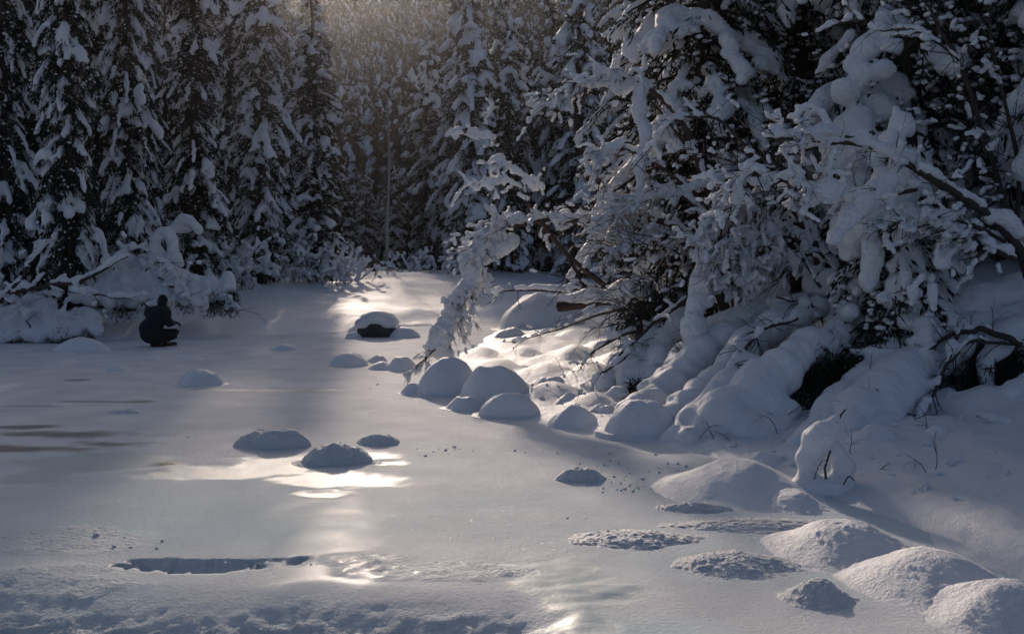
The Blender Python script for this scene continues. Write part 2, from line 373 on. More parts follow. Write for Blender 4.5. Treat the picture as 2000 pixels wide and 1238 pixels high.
# ------------------------------------------------------------------ spruces
def spruce_meshes(name, seed, H, Rm, voxel, step, nb, nspray, spray, amount, z0=0.5, rs=1.0, ztop=None, small=0.5, bigp=0.25):
    rg = np.random.default_rng(seed)
    n = 24; zt = np.linspace(-0.3, H, n)
    ph = rg.uniform(0, 6.28); bx = 0.10 * np.sin(zt * 0.35 + ph) * zt / H; by = 0.10 * np.cos(zt * 0.3 + ph) * zt / H
    trunk = tubes(name + "_trunk", [(np.stack([bx, by, zt], 1), np.maximum(0.012, 0.012 * H * (1 - zt / H) ** 0.9))], 9)
    kb = []; kd = []; kl = []; kw = []; sph = []; bits = []; limbs = []
    z = z0
    while z < H - 0.15:
        t = z / H
        prof = (0.72 + 0.28 * ss(0.0, 0.18, t)) * (1 - ss(0.55, 1.0, t) * 0.80) * (1 - ss(0.9, 1.0, t) * 0.5)
        prof *= 1 + 0.18 * math.sin(z * 2.1 + seed) 
        fine = 1.0 if ztop is None or z < ztop else 0.5
        for b in range(max(3, int(nb * (0.6 + 0.4 * prof) * fine + rg.random()))):
            az = rg.uniform(0, 6.283); L = Rm * prof * rg.uniform(0.6, 1.2); dr = rg.uniform(0.45, 0.95)
            out = np.array([math.cos(az), math.sin(az), 0]); lat = np.array([-out[1], out[0], 0])
            c0 = np.array([np.interp(z, zt, bx), np.interp(z, zt, by), z + rg.uniform(-0.5, 0.5) * step])
            def cur(tt): 
                tt = np.asarray(tt)[:, None]
                return c0 + out * (L * tt * (1 - 0.12 * tt)) + np.array([0, 0, 1.0]) * L * (0.18 * tt - dr * tt ** 2)
            tl = np.linspace(0, 1, 5); limbs.append((cur(tl), 0.016 * L * (1.1 - tl) + 0.004))
            m = max(4, int(nspray * fine * (0.5 + L / Rm * 0.6)))
            ts = rg.uniform(0.12, 1.02, m) ** 0.8; p = cur(ts)
            p = p + lat * (rg.normal(0, 1, m) * 0.20 * L * (1.15 - ts))[:, None]; p[:, 2] -= np.abs(rg.normal(0, 0.07, m))
            d = out * rg.uniform(0.1, 0.9, m)[:, None] + lat * rg.normal(0, 0.45, m)[:, None] + np.array([0, 0, -1.0]) * rg.uniform(0.35, 1.2, m)[:, None]
            d /= np.linalg.norm(d, axis=1)[:, None]
            kb.append(p); kd.append(d); kl.append(spray * rg.uniform(0.5, 1.5, m)); kw.append(spray * rg.uniform(0.06, 0.16, m))
            nsm = int(m * small * 0.5)
            if nsm and fine == 1.0:
                ii = rg.integers(0, m, nsm); rr = rg.uniform(0.012, 0.042, nsm) * rs
                bits.append(np.column_stack([p[ii] + d[ii] * spray * 0.3 + [0, 0, 0.015], rr * rg.uniform(0.9, 1.8, nsm), rr * rg.uniform(0.9, 1.8, nsm), rr * 0.8]))
            u = rg.random()
            if u < amount:
                big = rg.random() < bigp
                r0 = (rg.uniform(0.095, 0.17) if big else rg.uniform(0.05, 0.09)) * rs
                ta = rg.uniform(0.25, 0.7) if not big else rg.uniform(0.35, 0.7); tb = 1.03 if rg.random() < 0.7 else rg.uniform(ta + 0.1, 1.0)
                k = max(2, int((tb - ta) * L / (r0 * 0.55)))
                tt = np.linspace(ta, tb, k); pc = cur(tt); wv = 0.65 + 0.45 * np.abs(np.sin(tt * rg.uniform(6, 14) + rg.uniform(0, 6))) 
                rr = np.maximum(r0 * wv, voxel * 1.25)
                pc[:, 2] += rr * 0.45; pc = pc + lat * (rg.normal(0, 0.35, k) * rr)[:, None]
                sph.append(np.column_stack([pc, rr]))
                if big or rg.random() < 0.4:      # shoulders hanging down on the side sprays
                    ks = rg.integers(2, 5); tt2 = rg.uniform(ta, tb, ks); p2 = cur(tt2) + lat * (rg.choice([-1, 1], ks) * r0 * rg.uniform(0.8, 1.8, ks))[:, None]
                    p2[:, 2] -= r0 * rg.uniform(0.1, 0.9, ks); sph.append(np.column_stack([p2, np.maximum(r0 * rg.uniform(0.45, 0.85, ks), voxel * 1.25)]))
        z += step * rg.uniform(0.75, 1.25)
    # leading shoot
    p = np.array([[np.interp(H - 0.1 * i, zt, bx), np.interp(H - 0.1 * i, zt, by), H - 0.1 * i, max(0.05 + 0.012 * i, voxel * 1.25)] for i in range(5)]); sph.append(p)
    kb, kd, kl, kw = np.concatenate(kb), np.concatenate(kd), np.concatenate(kl), np.concatenate(kw)
    sd = np.cross(kd, rg.normal(0, 1, kd.shape)); sd /= np.linalg.norm(sd, axis=1)[:, None] + 1e-9
    mid = kb + kd * (kl * 0.45)[:, None]; w = sd * kw[:, None]
    v = np.stack([kb, mid + w, kb + kd * kl[:, None], mid - w], 1).reshape(-1, 3)
    f = (np.arange(len(kb)) * 4)[:, None] + np.array([0, 1, 2, 3])[None]
    fol = mesh_np(name + "_needles", v, f, False)
    lm = tubes(name + "_limbs", limbs, 4)
    bm = bmesh.new(); bm.from_mesh(fol); bm.from_mesh(lm); bm.to_mesh(fol); bm.free()
    snow = fuse(name + "_snow", np.concatenate(sph), voxel, 2, 0.35 * voxel + 0.012, 7.0, seed, np.concatenate(bits) if bits else None)
    trunk.materials.append(M_BARK); fol.materials.append(M_NEEDLE); snow.materials.append(M_SNOWT)
    return trunk, fol, snow
def place_spruce(name, V3, x, y, s, rz, label, group=None, cat="tree", zoff=0.0, sx=1.0):
    o = empty(name, (x, y, gz(x, y) - 0.05 + zoff), rz, s)
    if sx != 1.0: o.scale = (s * sx, s * sx, s)
    link("trunk", V3[0], None, o); link("needles", V3[1], None, o)["kind"] = "stuff"; link("snow_cover", V3[2], None, o)["kind"] = "stuff"
    return tag(o, label, cat, group)

NEAR = [spruce_meshes("spruce_a", 1, 16, 1.02, 0.054, 0.22, 8, 46, 0.19, 0.50, small=0.22, bigp=0.38, ztop=10.5),
        spruce_meshes("spruce_b", 2, 15, 0.95, 0.054, 0.22, 8, 46, 0.19, 0.46, small=0.22, bigp=0.42, ztop=11.5),
        spruce_meshes("spruce_c", 3, 15, 1.10, 0.054, 0.23, 8, 46, 0.19, 0.52, small=0.25, bigp=0.34, ztop=11)]
FAR = [spruce_meshes("spruce_d", 11, 12, 1.05, 0.09, 0.27, 7, 24, 0.26, 0.50, rs=1.15, small=0.3),
       spruce_meshes("spruce_e", 12, 11, 0.95, 0.09, 0.27, 7, 24, 0.26, 0.42, rs=1.15, small=0.3),
       spruce_meshes("spruce_f", 13, 13, 1.10, 0.09, 0.27, 7, 24, 0.26, 0.48, rs=1.15, small=0.3)]
WOODT = [spruce_meshes('spruce_g', 14, 12, 1.1, 0.10, 0.27, 7, 30, 0.27, 0.20, rs=1.25, small=0.04), spruce_meshes('spruce_h', 15, 13, 1.0, 0.10, 0.27, 7, 30, 0.27, 0.23, rs=1.25, small=0.04)]  # snow thinned so the rear ranks and hillside look as dark as shade
LEFT = [(20, 22.5, 0, 1.0, .66, "dark snowy spruce cut by the left edge of the picture"),
        (138, 21.6, 1, 1.0, .70, "dark snowy spruce with bare lower trunk above the left bank bushes"),
        (255, 25.5, 2, 1.0, .68, "snowy spruce behind the arched sapling, second from the dark gap"),
        (385, 29.0, 0, 1.02, .86, "tall snow-clad spruce just right of the dark gap"),
        (512, 33.0, 2, 1.0, .92, "broad bright snowy spruce left of the brightest rim-lit one"),
        (616, 35.0, 1, 0.77, 1.25, "brightest rim-lit narrow snowy spruce under the sun glow")]
for k, (px, D, v, s, wid, lab) in enumerate(LEFT):
    place_spruce("snowy_spruce", NEAR[v], (px - 1000) / FOC * D, D, s, k * 1.7, lab, "spruces along the left bank", sx=wid)
rg = random.Random(3)
placed = []
ORD = ["first", "second", "third", "fourth", "fifth", "sixth", "seventh", "eighth", "ninth", "tenth", "eleventh", "twelfth"] + ["%dth" % k for k in range(13, 21)] + ["21st", "22nd", "23rd", "24th", "25th"]
for nth, (px, D) in enumerate(sorted([(-90, 24), (-30, 29), (75, 28), (195, 30), (300, 41), (330, 45), (440, 38), (455, 47), (110, 37), (235, 40), (20, 36), (380, 48), (560, 45), (-140, 34), (455, 36), (490, 52), (420, 56), (300, 52), (250, 50), (70, 25.5), (200, 27.5)])):
    place_spruce("snowy_spruce", NEAR[rg.randrange(3)], (px - 1000) / FOC * D, D, rg.uniform(0.85, 1.05), rg.uniform(0, 6), "dim snowy spruce of the ranks behind the left bank, %s from the left" % ORD[nth], "second rank spruces", sx=0.8)
    placed.append(((px - 1000) / FOC * D, D))
# far wall of spruces beyond the snow bank
def lane_ok(x, y):
    c = x + SUN_S * y
    if y > 79 or c < -0.9 or c > 5.6: return True
    return min(abs(c - q) for q in (5.5, 5.5)) < 0.3
front = []; rest = []
yrow = 45.0
while yrow < 112:
    sp = 2.15 + 0.012 * (yrow - 45); xx = -0.42 * yrow
    while xx < 0.30 * yrow:
        x = xx + rg.uniform(-0.7, 0.7); y = yrow + rg.uniform(-1.6, 1.6); xx += sp
        px = 1000 + x / y * FOC
        if px < 560 and y > 75: continue
        if px > 1450: continue
        if not lane_ok(x, y): 
            continue
        (front if yrow < 49 and 640 < px < 1300 else rest).append((x, y))
    yrow += 4.2 + 0.10 * (yrow - 45)
for c in (5.5,):
    for y in (52, 60, 67, 74): rest.append((c - SUN_S * y + rg.uniform(-.2, .2), y + rg.uniform(-1, 1)))
for y, n in ((81, 9), (84, 9), (88, 10), (93, 10), (99, 11), (106, 12)):
    for k in range(n): rest.append((-SUN_S * y - 2.0 + 9.5 * (k + rg.uniform(.1, .9)) / n, y + rg.uniform(-1, 1)))
young = [(c - SUN_S * y, y) for c, y in ((1.3, 56), (2.6, 60), (3.9, 55), (0.9, 66), (2.0, 69), (3.2, 66), (4.3, 70), (1.6, 75), (3.8, 76), (2.7, 73))]
front.sort()
WORDS = ["first", "second", "third", "fourth", "fifth", "sixth", "seventh", "eighth", "ninth", "tenth", "eleventh", "twelfth", "thirteenth", "fourteenth", "fifteenth", "sixteenth", "seventeenth"]
for k, (x, y) in enumerate(front):
    place_spruce("snowy_spruce", FAR[rg.randrange(3)], x, y, rg.uniform(0.88, 1.18), rg.uniform(0, 6), "dark snowy spruce at the far bank edge, %s from the left" % WORDS[min(k, 16)], "spruces lining the far bank", sx=rg.uniform(0.9, 1.15))
rest.sort(key=lambda p: p[1])
for x, y in rest[:280]:
    place_spruce("snowy_spruce", FAR[rg.randrange(3)] if rg.random() < (0.8 if y < 54 else 0.25) else WOODT[rg.randrange(2)], x, y, rg.uniform(0.85, 1.15), rg.uniform(0, 6), "small snowy spruce deep in the ranks behind the far bank", "spruces in the far ranks", sx=rg.uniform(0.9, 1.15))
for nth, (x, y) in enumerate(sorted(young, key=lambda p: p[0] / p[1])):
    place_spruce("snowy_spruce", FAR[rg.randrange(3)], x, y, rg.uniform(0.42, 0.52), rg.uniform(0, 6), "short young spruce in the bright gap under the sun glow, %s from the left" % ORD[nth], "young spruces in the gap", sx=1.5)
# the wood on the far hillside: one mass
wood = bpy.data.collections.new("far_wood_trees")
for k, V3 in enumerate(WOODT):
    bm = bmesh.new(); mm = bpy.data.meshes.new("far_wood_tree"); mi = []
    for q, part in enumerate(V3):
        n0 = len(bm.faces); bm.from_mesh(part); bm.faces.ensure_lookup_table()
        for fc in bm.faces[n0:]: fc.material_index = q
    bm.to_mesh(mm); bm.free()
    for part in V3: mm.materials.append(part.materials[0])
    wood.objects.link(bpy.data.objects.new("far_wood_tree", mm))
rw = np.random.default_rng(4); pts = []
for yv in np.arange(114, 200, 4.2):
    xv = -0.40 * yv
    while xv < 0.24 * yv:
        pts.append((xv + rw.uniform(-.9, .9), yv + rw.uniform(-1.9, 1.9))); xv += rw.uniform(1.9, 3.1)
pts = np.array(pts); pv = np.column_stack([pts, hill_h(pts[:, 0], pts[:, 1]) - 0.4])
pm = bpy.data.meshes.new("far_wood"); pm.vertices.add(len(pv)); pm.vertices.foreach_set("co", pv.astype(np.float32).ravel())
fw = link("far_wood", pm); ng = bpy.data.node_groups.new("far_wood", 'GeometryNodeTree')
ng.interface.new_socket("Geometry", in_out='INPUT', socket_type='NodeSocketGeometry'); ng.interface.new_socket("Geometry", in_out='OUTPUT', socket_type='NodeSocketGeometry')
gi = ng.nodes.new("NodeGroupInput"); go = ng.nodes.new("NodeGroupOutput"); ip = ng.nodes.new("GeometryNodeInstanceOnPoints"); ci = ng.nodes.new("GeometryNodeCollectionInfo")
ci.inputs["Collection"].default_value = wood; ci.inputs["Separate Children"].default_value = True; ci.inputs["Reset Children"].default_value = True
ip.inputs["Pick Instance"].default_value = True
rr1 = ng.nodes.new("FunctionNodeRandomValue"); rr1.data_type = 'FLOAT_VECTOR'; rr1.inputs[0].default_value = (0, 0, 0); rr1.inputs[1].default_value = (0, 0, 6.28)
rr2 = ng.nodes.new("FunctionNodeRandomValue"); rr2.data_type = 'FLOAT'; rr2.inputs[2].default_value = 0.8; rr2.inputs[3].default_value = 1.2; rr2.inputs["Seed"].default_value = 3
ng.links.new(gi.outputs[0], ip.inputs["Points"]); ng.links.new(ci.outputs[0], ip.inputs["Instance"]); ng.links.new(rr1.outputs[0], ip.inputs["Rotation"]); ng.links.new(rr2.outputs[1], ip.inputs["Scale"])
ng.links.new(ip.outputs[0], go.inputs[0]); fw.modifiers.new("wood", 'NODES').node_group = ng
tag(fw, "dark snow-dusted wood covering the far hillside", "forest", kind="stuff")
print("front", len(front), "rest", len(rest))
#@@RIGHT
# ------------------------------------------------------------------ snow mounds on the ice and along the shore
def dome(name, px, py, wpx, hpx, lump, seed, label, group, mat=None, depth=0.8, p=0.7, zb=None, na=96, nr=34, parent=None, cat="snow mound", sc=16.0, skew=0.0):
    if py > 985 and zb is None: wpx, hpx = wpx * 1.22, hpx * (0.66 if lump < .02 else 0.5)
    g = G(px, py, 0.0 if zb is None else zb); D = g[1]
    if zb is None: zb = 0.0
    rx = wpx * 0.5 / FOC * D; ry = rx * depth; cx = g[0] * (1 + ry / D); cy = D + ry
    h = hpx / FOC * D * (1.02 if lump < .01 else 0.86)
    rho = np.linspace(0, 1, nr) ** 0.8; an = np.linspace(0, 2 * math.pi, na, endpoint=False)
    Rr, A = np.meshgrid(rho, an, indexing="ij"); Rr = Rr.ravel(); A = A.ravel()
    out = 1 + 0.18 * fbm(np.stack([np.cos(A) * 1.4, np.sin(A) * 1.4, 0 * A + seed], 1), 2, seed)
    R0 = Rr; Rr = Rr * (1.28 if p < 1.25 else 1.0)          # a thin drift tapers out round the foot
    ux = Rr * np.cos(A) * out; uy = Rr * np.sin(A) * out
    X = cx + ux * rx; Y = cy + uy * ry
    hh = h * (np.clip(1 - Rr ** 2, 0, 1) ** p if p < 1.25 else (0.5 + 0.5 * np.cos(math.pi * Rr)) ** 0.85) * (1 + skew * ux)
    hh = hh * (1 + 0.28 * fbm(np.stack([ux * 1.6, uy * 1.6, 0 * ux + seed * 3.1], 1), 2, seed + 5))
    if p < 1.25: hh = hh + 0.16 * h * (1 - R0) ** 1.6 * ss(0, 0.6, R0)
    P = np.stack([X, Y, zb + hh], 1)
    edge = np.clip((1 - R0) * 6, 0, 1); Rr = R0
    if lump:
        l = np.maximum(0, 1.5 * fbm(P * sc, 2, seed + 9) + .1) + 0.8 * np.maximum(0, 1.5 * fbm(P * sc * 2.2, 2, seed + 10))
        P[:, 2] += (0.55 if lump < .02 else 0.22) * lump * l * (0.35 + 0.65 * edge); P[:, 1] -= lump * 0.25 * l * edge * (uy < 0)
    P[:, 2] -= 0.10 * (Rr > 0.999) + 0.004
    i = np.arange(nr - 1)[:, None] * na; j = np.arange(na)[None]; k = (j + 1) % na
    q = np.stack([i + j, i + na + j, i + na + k, i + k], -1).reshape(-1, 4)
    o = link(name, mesh_np(name, P, q), mat or M_SNOW, parent)
    if parent is None: tag(o, label, cat, group)
    return o
GI, GL, GF = "snow mounds standing on the ice", "rounded snow mounds along the lit shore", "frosted mounds in the near right corner"
MOUNDS = [
    (158, 689, 126, 25, 0, "long low smooth snow mound on the ice by the left bank bushes", GI, 0.5, 0.8),
    (390, 754, 88, 28, .006, "single domed snow mound on open ice in front of the crouching person", GI, 0.8, 0.75),
    (230, 725, 50, 8, .008, "tiny flat snow patch on the ice below the crouching person", GI, 0.7, 0.8),
    (368, 703, 62, 5, .006, "thin flat strip of snow on the ice right of the person's feet", GI, 0.6, 0.8),
    (292, 704, 34, 4, .006, "smallest flat snow speck on the ice under the person", GI, 0.6, 0.8),
    (555, 685, 56, 11, .006, "small low snow mound left of the dark capped boulder", GI, 0.7, 0.8),
    (245, 808, 74, 9, .01, "flat frosty patch alone on the left ice", GI, 0.6, 0.8),
    (535, 879, 152, 44, .03, "lumpy frosted mound at the upper left of the bright puddle", GI, 0.55, 0.6),
    (660, 911, 148, 42, .028, "lumpy frosted mound in the middle of the bright puddle", GI, 0.6, 0.65),
    (738, 871, 92, 25, .026, "smaller lumpy frosted mound at the upper right of the bright puddle", GI, 0.55, 0.7),
    (682, 716, 76, 25, .006, "smooth snow mound below the dark capped boulder", GI, 0.8, 0.75),
    (738, 708, 40, 13, .004, "little snow mound touching the one below the boulder", GI, 0.8, 0.8),
    (745, 723, 52, 16, .005, "low snow mound at the left tip of the shore mounds", GI, 1.0, 1.2),
    (785, 726, 70, 26, .005, "snow mound beneath the drooping twig tips", GL, 1.0, 1.2),
    (875, 774, 136, 62, .006, "broad snow mound left of the largest lit shore mound", GL, 0.9, 0.6),
    (965, 790, 146, 68, .005, "largest round snow mound of the lit shore", GL, 0.9, 0.55),
    (910, 801, 78, 23, .006, "small mound at the foot of the largest lit shore mound", GL, 0.8, 1.2),
    (805, 770, 50, 18, .006, "small flat mound left of the broad shore mound", GL, 0.7, 0.8),
    (991, 816, 130, 42, .008, "wide snow mound in front of the largest lit shore mound", GL, 0.7, 0.6),
    (1120, 839, 118, 36, .006, "snow mound in half shade right of the wide front mound", GL, 0.9, 1.1),
    (1075, 772, 96, 36, .005, "round snow mound right behind the largest lit shore mound", GL, 1.0, 1.1),
    (1115, 808, 100, 32, .006, "snow mound between the shore mound and the shrub drifts", GL, 1.0, 1.2),
    (1180, 824, 76, 30, .006, "snow mound touching the foot of the shrub drifts", GL, 1.0, 1.2),
    (1062, 648, 190, 74, 0, "big smooth rounded snow mound behind the hanging snowy branch", GL, 0.8, 0.55),
    (1000, 668, 74, 24, 0, "smaller smooth mound in front of the big rounded one", GL, 0.8, 0.7),
    (1440, 1004, 330, 92, .006, "large frosted mound left of the snow clump with twigs", GF, 1.1, 1.9),
    (1545, 1006, 140, 44, .006, "frosted shoulder mound right of the large frosted mound", GF, 1.1, 1.7),
    (1130, 943, 104, 28, .026, "small crumbly frost heap alone on the mid ice", GF, 0.55, 0.8),
    (1350, 1002, 170, 26, .022, "low crumbly rim at the foot of the large frosted mound", GF, 0.35, 1.3),
    (1240, 1073, 250, 38, .026, "long low crumbly frost bank on the mid right ice", GF, 0.45, 1.2),
    (1470, 1045, 400, 34, .022, "long crumbly frost band behind the near mounds", GF, 0.3, 1.3),
    (1430, 1132, 270, 62, .024, "crumbly frost heap left of the near right mound", GF, 0.6, 1.3),
    (1655, 1125, 290, 86, .008, "broad frosted mound in the near right", GF, 1.1, 1.7),
    (1600, 1195, 150, 66, .012, "small crumbly mound before the broad frosted mound", GF, 0.9, 1.6),
    (1820, 1205, 330, 98, .007, "large rounded frosted mound near the right corner", GF, 1.1, 1.7),
    (1965, 1262, 350, 100, .008, "nearest frosted mound cut by the right corner", GF, 0.9, 1.7),
]
for k, (px, py, w, h, lu, lab, grp, dp, p) in enumerate(MOUNDS):
    near = py > 850
    dome("snow_mound", px, py, w, h, lu, 100 + k, lab, grp, M_CRUST if lu >= 0.01 else M_SNOW, dp, p, None, 124 if near else 72, 46 if near else 26, sc=34.0 if lu > 0.02 else 26.0)
# low drifts at the edge of the far left bank
for k, (px, py, w, h, D, lab) in enumerate([
    (560, 553, 130, 36, 33.0, "long low snow drift at the foot of the bright spruces"), (640, 552, 110, 30, 33.5, "low snow drift right of the long one under the bright spruces"),
    (505, 552, 46, 26, 32.5, "small pointed snow drift left of the long one"), (600, 540, 80, 30, 34.3, "snow drift rising behind the long low one"),
    (1190, 545, 60, 26, 30.5, "rounded snow drift on the far right bank behind the log"), (1150, 548, 50, 18, 31.0, "small snow drift left of the rounded one behind the log"),
    (1165, 520, 0, 0, 0, "")][:6]):
    w0 = W(px, py, D); dome("snow_drift", px, py, w, h, 0, 160 + k, lab, "low drifts on the far bank", M_SNOW, 0.7, 1.1, float(min(w0[2], gz(w0[0], w0[1] + .3))) - .03, 60, 20, cat="snow drift")

# boulder with a snow cap
bo = empty("snow_capped_boulder", G(732, 660)); tag(bo, "dark boulder with a thick rounded snow cap out on the ice", "boulder")
b0 = G(732, 655); s1 = b0[1] / FOC
rk = fuse("boulder_rock", [(0 + dx * s1, 0.35 + dy, 0.10 + dz, r * s1) for dx, dy, dz, r in [(-16, 0, 0, 24), (0, -.05, .05, 26), (16, 0, 0, 24), (0, .3, .05, 28), (-26, .1, -.05, 14), (27, .1, -.05, 14)]], 0.03, 4, 0.02, 4, 3)
link("rock", rk, M_ROCK, bo)
capm = fuse("boulder_snow", [(dx * s1, 0.36 + dy, 0.33 + dz, r * s1, r * s1 * 1.1, r * s1 * 0.62) for dx, dy, dz, r in [(-20, 0, -.04, 24), (0, -.02, .07, 28), (19, 0, -.02, 25), (0, .25, .03, 28), (-10, .1, .05, 26), (12, .1, .05, 26)]], 0.03, 6, 0.008, 4, 4)
link("snow_cap", capm, M_SNOW, bo)
dome("snow_mound", 790, 661, 62, 20, 0, 171, "smooth mound at the right foot of the capped boulder", GI, M_SNOW, 0.8, 0.75)
dome("snow_mound", 690, 662, 36, 13, 0, 172, "small mound at the left foot of the capped boulder", GI, M_SNOW, 0.8, 0.75)

# loose frost crumbs lying on the ice
rc = np.random.default_rng(9); cr = []
for px, py, w, h, n in [(1180, 925, 260, 60, 240), (870, 880, 110, 22, 70), (1120, 1012, 80, 14, 18), (1040, 938, 50, 14, 8), (1240, 960, 200, 34, 120), (1120, 880, 300, 30, 60),
                        (760, 750, 120, 14, 40), (830, 1120, 420, 40, 60), (720, 1095, 180, 30, 60), (120, 1060, 380, 40, 150), (1300, 910, 260, 30, 90), (380, 850, 160, 20, 20)]:
    for _ in range(int(n * 0.3)):
        a = rc.normal(0, 0.42, 2); g = G(px + a[0] * w * 0.6, py + a[1] * h * 0.6); r = 0.005 * math.exp(rc.normal(0, .5))
        cr.append((g[0], g[1], 0.004 + r * 0.3 - (0.33 if False else 0), r * rc.uniform(.8, 1.6), r * rc.uniform(.8, 1.6), r * rc.uniform(.6, 1.1)))
cv, cf = soup(cr, ICO1); cv = cv + 0.004 * np.stack([noise(cv * 60, 1), noise(cv * 60, 2), noise(cv * 60, 3)], 1)
tag(link("frost_crumbs", mesh_np("frost_crumbs", cv, cf, True), M_CRUST), "loose crumbs of frost scattered on the ice", "frost", kind="stuff")

# tiny flat frost crystals lying on the ice, glinting where they happen to face the sun
rk_ = np.random.default_rng(21); nC = 70000
yc = 3.6 * np.exp(rk_.random(nC) * math.log(20 / 3.6)); xc = (rk_.random(nC) * 2 - 1) * (0.54 * yc)
ok = (xc < np.interp(yc, XS_Y, XS_X) + 0.2) & (yc < np.interp(xc, YE_X, YE_Y)) & (yc > 5.15); xc, yc = xc[ok], yc[ok]; nC = len(xc)
nrm = np.column_stack([rk_.normal(0, .32, nC), rk_.normal(0, .32, nC), np.ones(nC)]); nrm /= np.linalg.norm(nrm, axis=1)[:, None]
t1 = np.cross(nrm, rk_.normal(0, 1, (nC, 3))); t1 /= np.linalg.norm(t1, axis=1)[:, None]; t2 = np.cross(nrm, t1)
sz = rk_.uniform(.001, .0028, nC)[:, None] * (0.6 + 0.06 * yc[:, None]); c0 = np.column_stack([xc, yc, np.full(nC, 0.024)])
vv = np.stack([c0 + t1 * sz, c0 - t1 * sz * .5 + t2 * sz * .87, c0 - t1 * sz * .5 - t2 * sz * .87], 1).reshape(-1, 3)
def m_crys(nt, b):
    b.inputs["Base Color"].default_value = (.85, .88, .9, 1); b.inputs["Roughness"].default_value = 0.3; b.inputs["IOR"].default_value = 1.31; b.inputs["Specular IOR Level"].default_value = 0.5
tag(link("frost_crystals", mesh_np("frost_crystals", vv, np.arange(nC * 3).reshape(-1, 3), False), material("frost_crystal", m_crys)), "fine glinting frost crystals lying all over the ice", "frost", kind="stuff")

# ------------------------------------------------------------------ branches and shrubs
def hero(pts, r0, r1, n=None, wob=0.02, seed=0):    # pts rows: px py D -> tapered wandering branch
    P = np.array([W(a, b, c) for a, b, c in pts]); n = n or max(8, 5 * len(pts))
    c = spline(P, n); t = np.linspace(0, 1, n)
    c = c + wob * np.stack([noise(np.stack([t * 9, 0 * t + seed, 0 * t + k], 1), 7 + k) for k in range(3)], 1)
    return c, r0 + (r1 - r0) * t
def grow(rg, p, d, L, r, lev, out, droop, nchild=3, spread=0.75):
    n = 5 if lev > 0 else 4; pts = [p]; dd = d / (np.linalg.norm(d) + 1e-9)
    for i in range(n):
        dd = dd + rg.normal(0, 0.16, 3) + np.array([0, 0, -droop]) * (i / n); dd /= np.linalg.norm(dd)
        pts.append(pts[-1] + dd * L / n)
    pts = np.array(pts); rad = r * np.linspace(1, 0.35, n + 1); out.append((pts, rad, lev))
    if lev <= 0: return
    for c in range(nchild):
        i = rg.integers(1, n); t = pts[i + 1] - pts[i]; t /= np.linalg.norm(t)
        nd_ = t + rg.normal(0, spread, 3); grow(rg, pts[i], nd_, L * rg.uniform(0.4, 0.7), rad[i] * 0.62, lev - 1, out, droop, nchild, spread)
def twigs_on(rg, line, n, L, r, lev, droop, bias=(0, 0, 0), tr=(0.15, 1.0), nchild=3, back=0.5):
    out = []; pts, rad = line
    for _ in range(n):
        i = int(rg.uniform(*tr) * (len(pts) - 1)); i = min(max(i, 0), len(pts) - 2)
        t = pts[i + 1] - pts[i]; t /= np.linalg.norm(t)
        d = t * back + rg.normal(0, 0.6, 3) + np.array(bias); grow(rg, pts[i], d, L * rg.uniform(0.5, 1.2), r, lev, out, droop, nchild)
    return out
def snow_on(rg, lines, r0, r1, cover=0.6, keep=0.15, flat=0.35, freq=9.0, minlev=1):
    S = []
    for ln_ in lines:
        pts, rad = ln_[:2]
        if len(ln_) > 2 and ln_[2] < minlev: continue
        seg = np.diff(pts, axis=0); ln = np.linalg.norm(seg, axis=1); L = ln.sum()
        if L < 0.04: continue
        step = r0 * 0.7; m = max(2, int(L / step)); s = np.linspace(0, L, m); cs = np.concatenate([[0], np.cumsum(ln)])
        P = np.stack([np.interp(s, cs, pts[:, k]) for k in range(3)], 1)
        tz = np.abs(np.interp(s, cs[:-1], seg[:, 2] / (ln + 1e-9)))
        nz = noise(np.stack([s * freq, 0 * s + rg.uniform(0, 99), 0 * s], 1), 5) * 0.5 + 0.5
        sel = nz + 0.10 > (1 - cover) + np.maximum(0, tz - 0.75) * flat * 2.0
        rr = (r0 + (r1 - r0) * np.clip((nz - (1 - cover)) / max(cover, .05), 0, 1) * rg.uniform(0.5, 1.0)) * rg.uniform(0.75, 1.3, m)
        P = P + np.array([0, 0, 1.0]) * (rr * 0.85 * (1 - 0.4 * tz) + np.interp(s, cs, rad) * 0.7)[:, None] + rg.normal(0, 0.12, (m, 3)) * rr[:, None]
        S.append(np.column_stack([P, rr])[sel])
    return np.concatenate(S) if S else np.zeros((0, 4))
def sleeve(rows, k=1.0, seed=0, dens=0.5):           # explicit snow body: rows px py D r_px
    P = np.array([W(a, b, c) for a, b, c, d in rows]); rr = np.array([d / FOC * c for a, b, c, d in rows]) * k
    n = max(3, int(np.linalg.norm(np.diff(P, axis=0), axis=1).sum() / (rr.mean() * dens)))
    if len(rows) == 1: return np.array([[*P[0], rr[0]]])
    c = spline(P, n); r = np.interp(np.linspace(0, 1, n), np.linspace(0, 1, len(rr)), rr)
    r = r * (0.93 + (0.32 if rr.mean() < 0.13 else 0.12) * noise(np.stack([np.arange(n) * 0.55, np.full(n, seed + .3), np.zeros(n)], 1), 3))
    c = c + np.stack([noise(np.stack([np.arange(n) * 0.4, np.full(n, seed * 1.7 + q), np.zeros(n)], 1), 4) for q in range(3)], 1) * r[:, None] * 0.28
    return np.column_stack([c, r])
def kites(p, d, ln, w, rg):
    sd = np.cross(d, rg.normal(0, 1, d.shape)); sd /= np.linalg.norm(sd, axis=1)[:, None] + 1e-9
    mid = p + d * (ln * 0.45)[:, None]; ww = sd * w[:, None]
    v = np.stack([p, mid + ww, p + d * ln[:, None], mid - ww], 1).reshape(-1, 3)
    return v, (np.arange(len(p)) * 4)[:, None] + np.arange(4)[None]
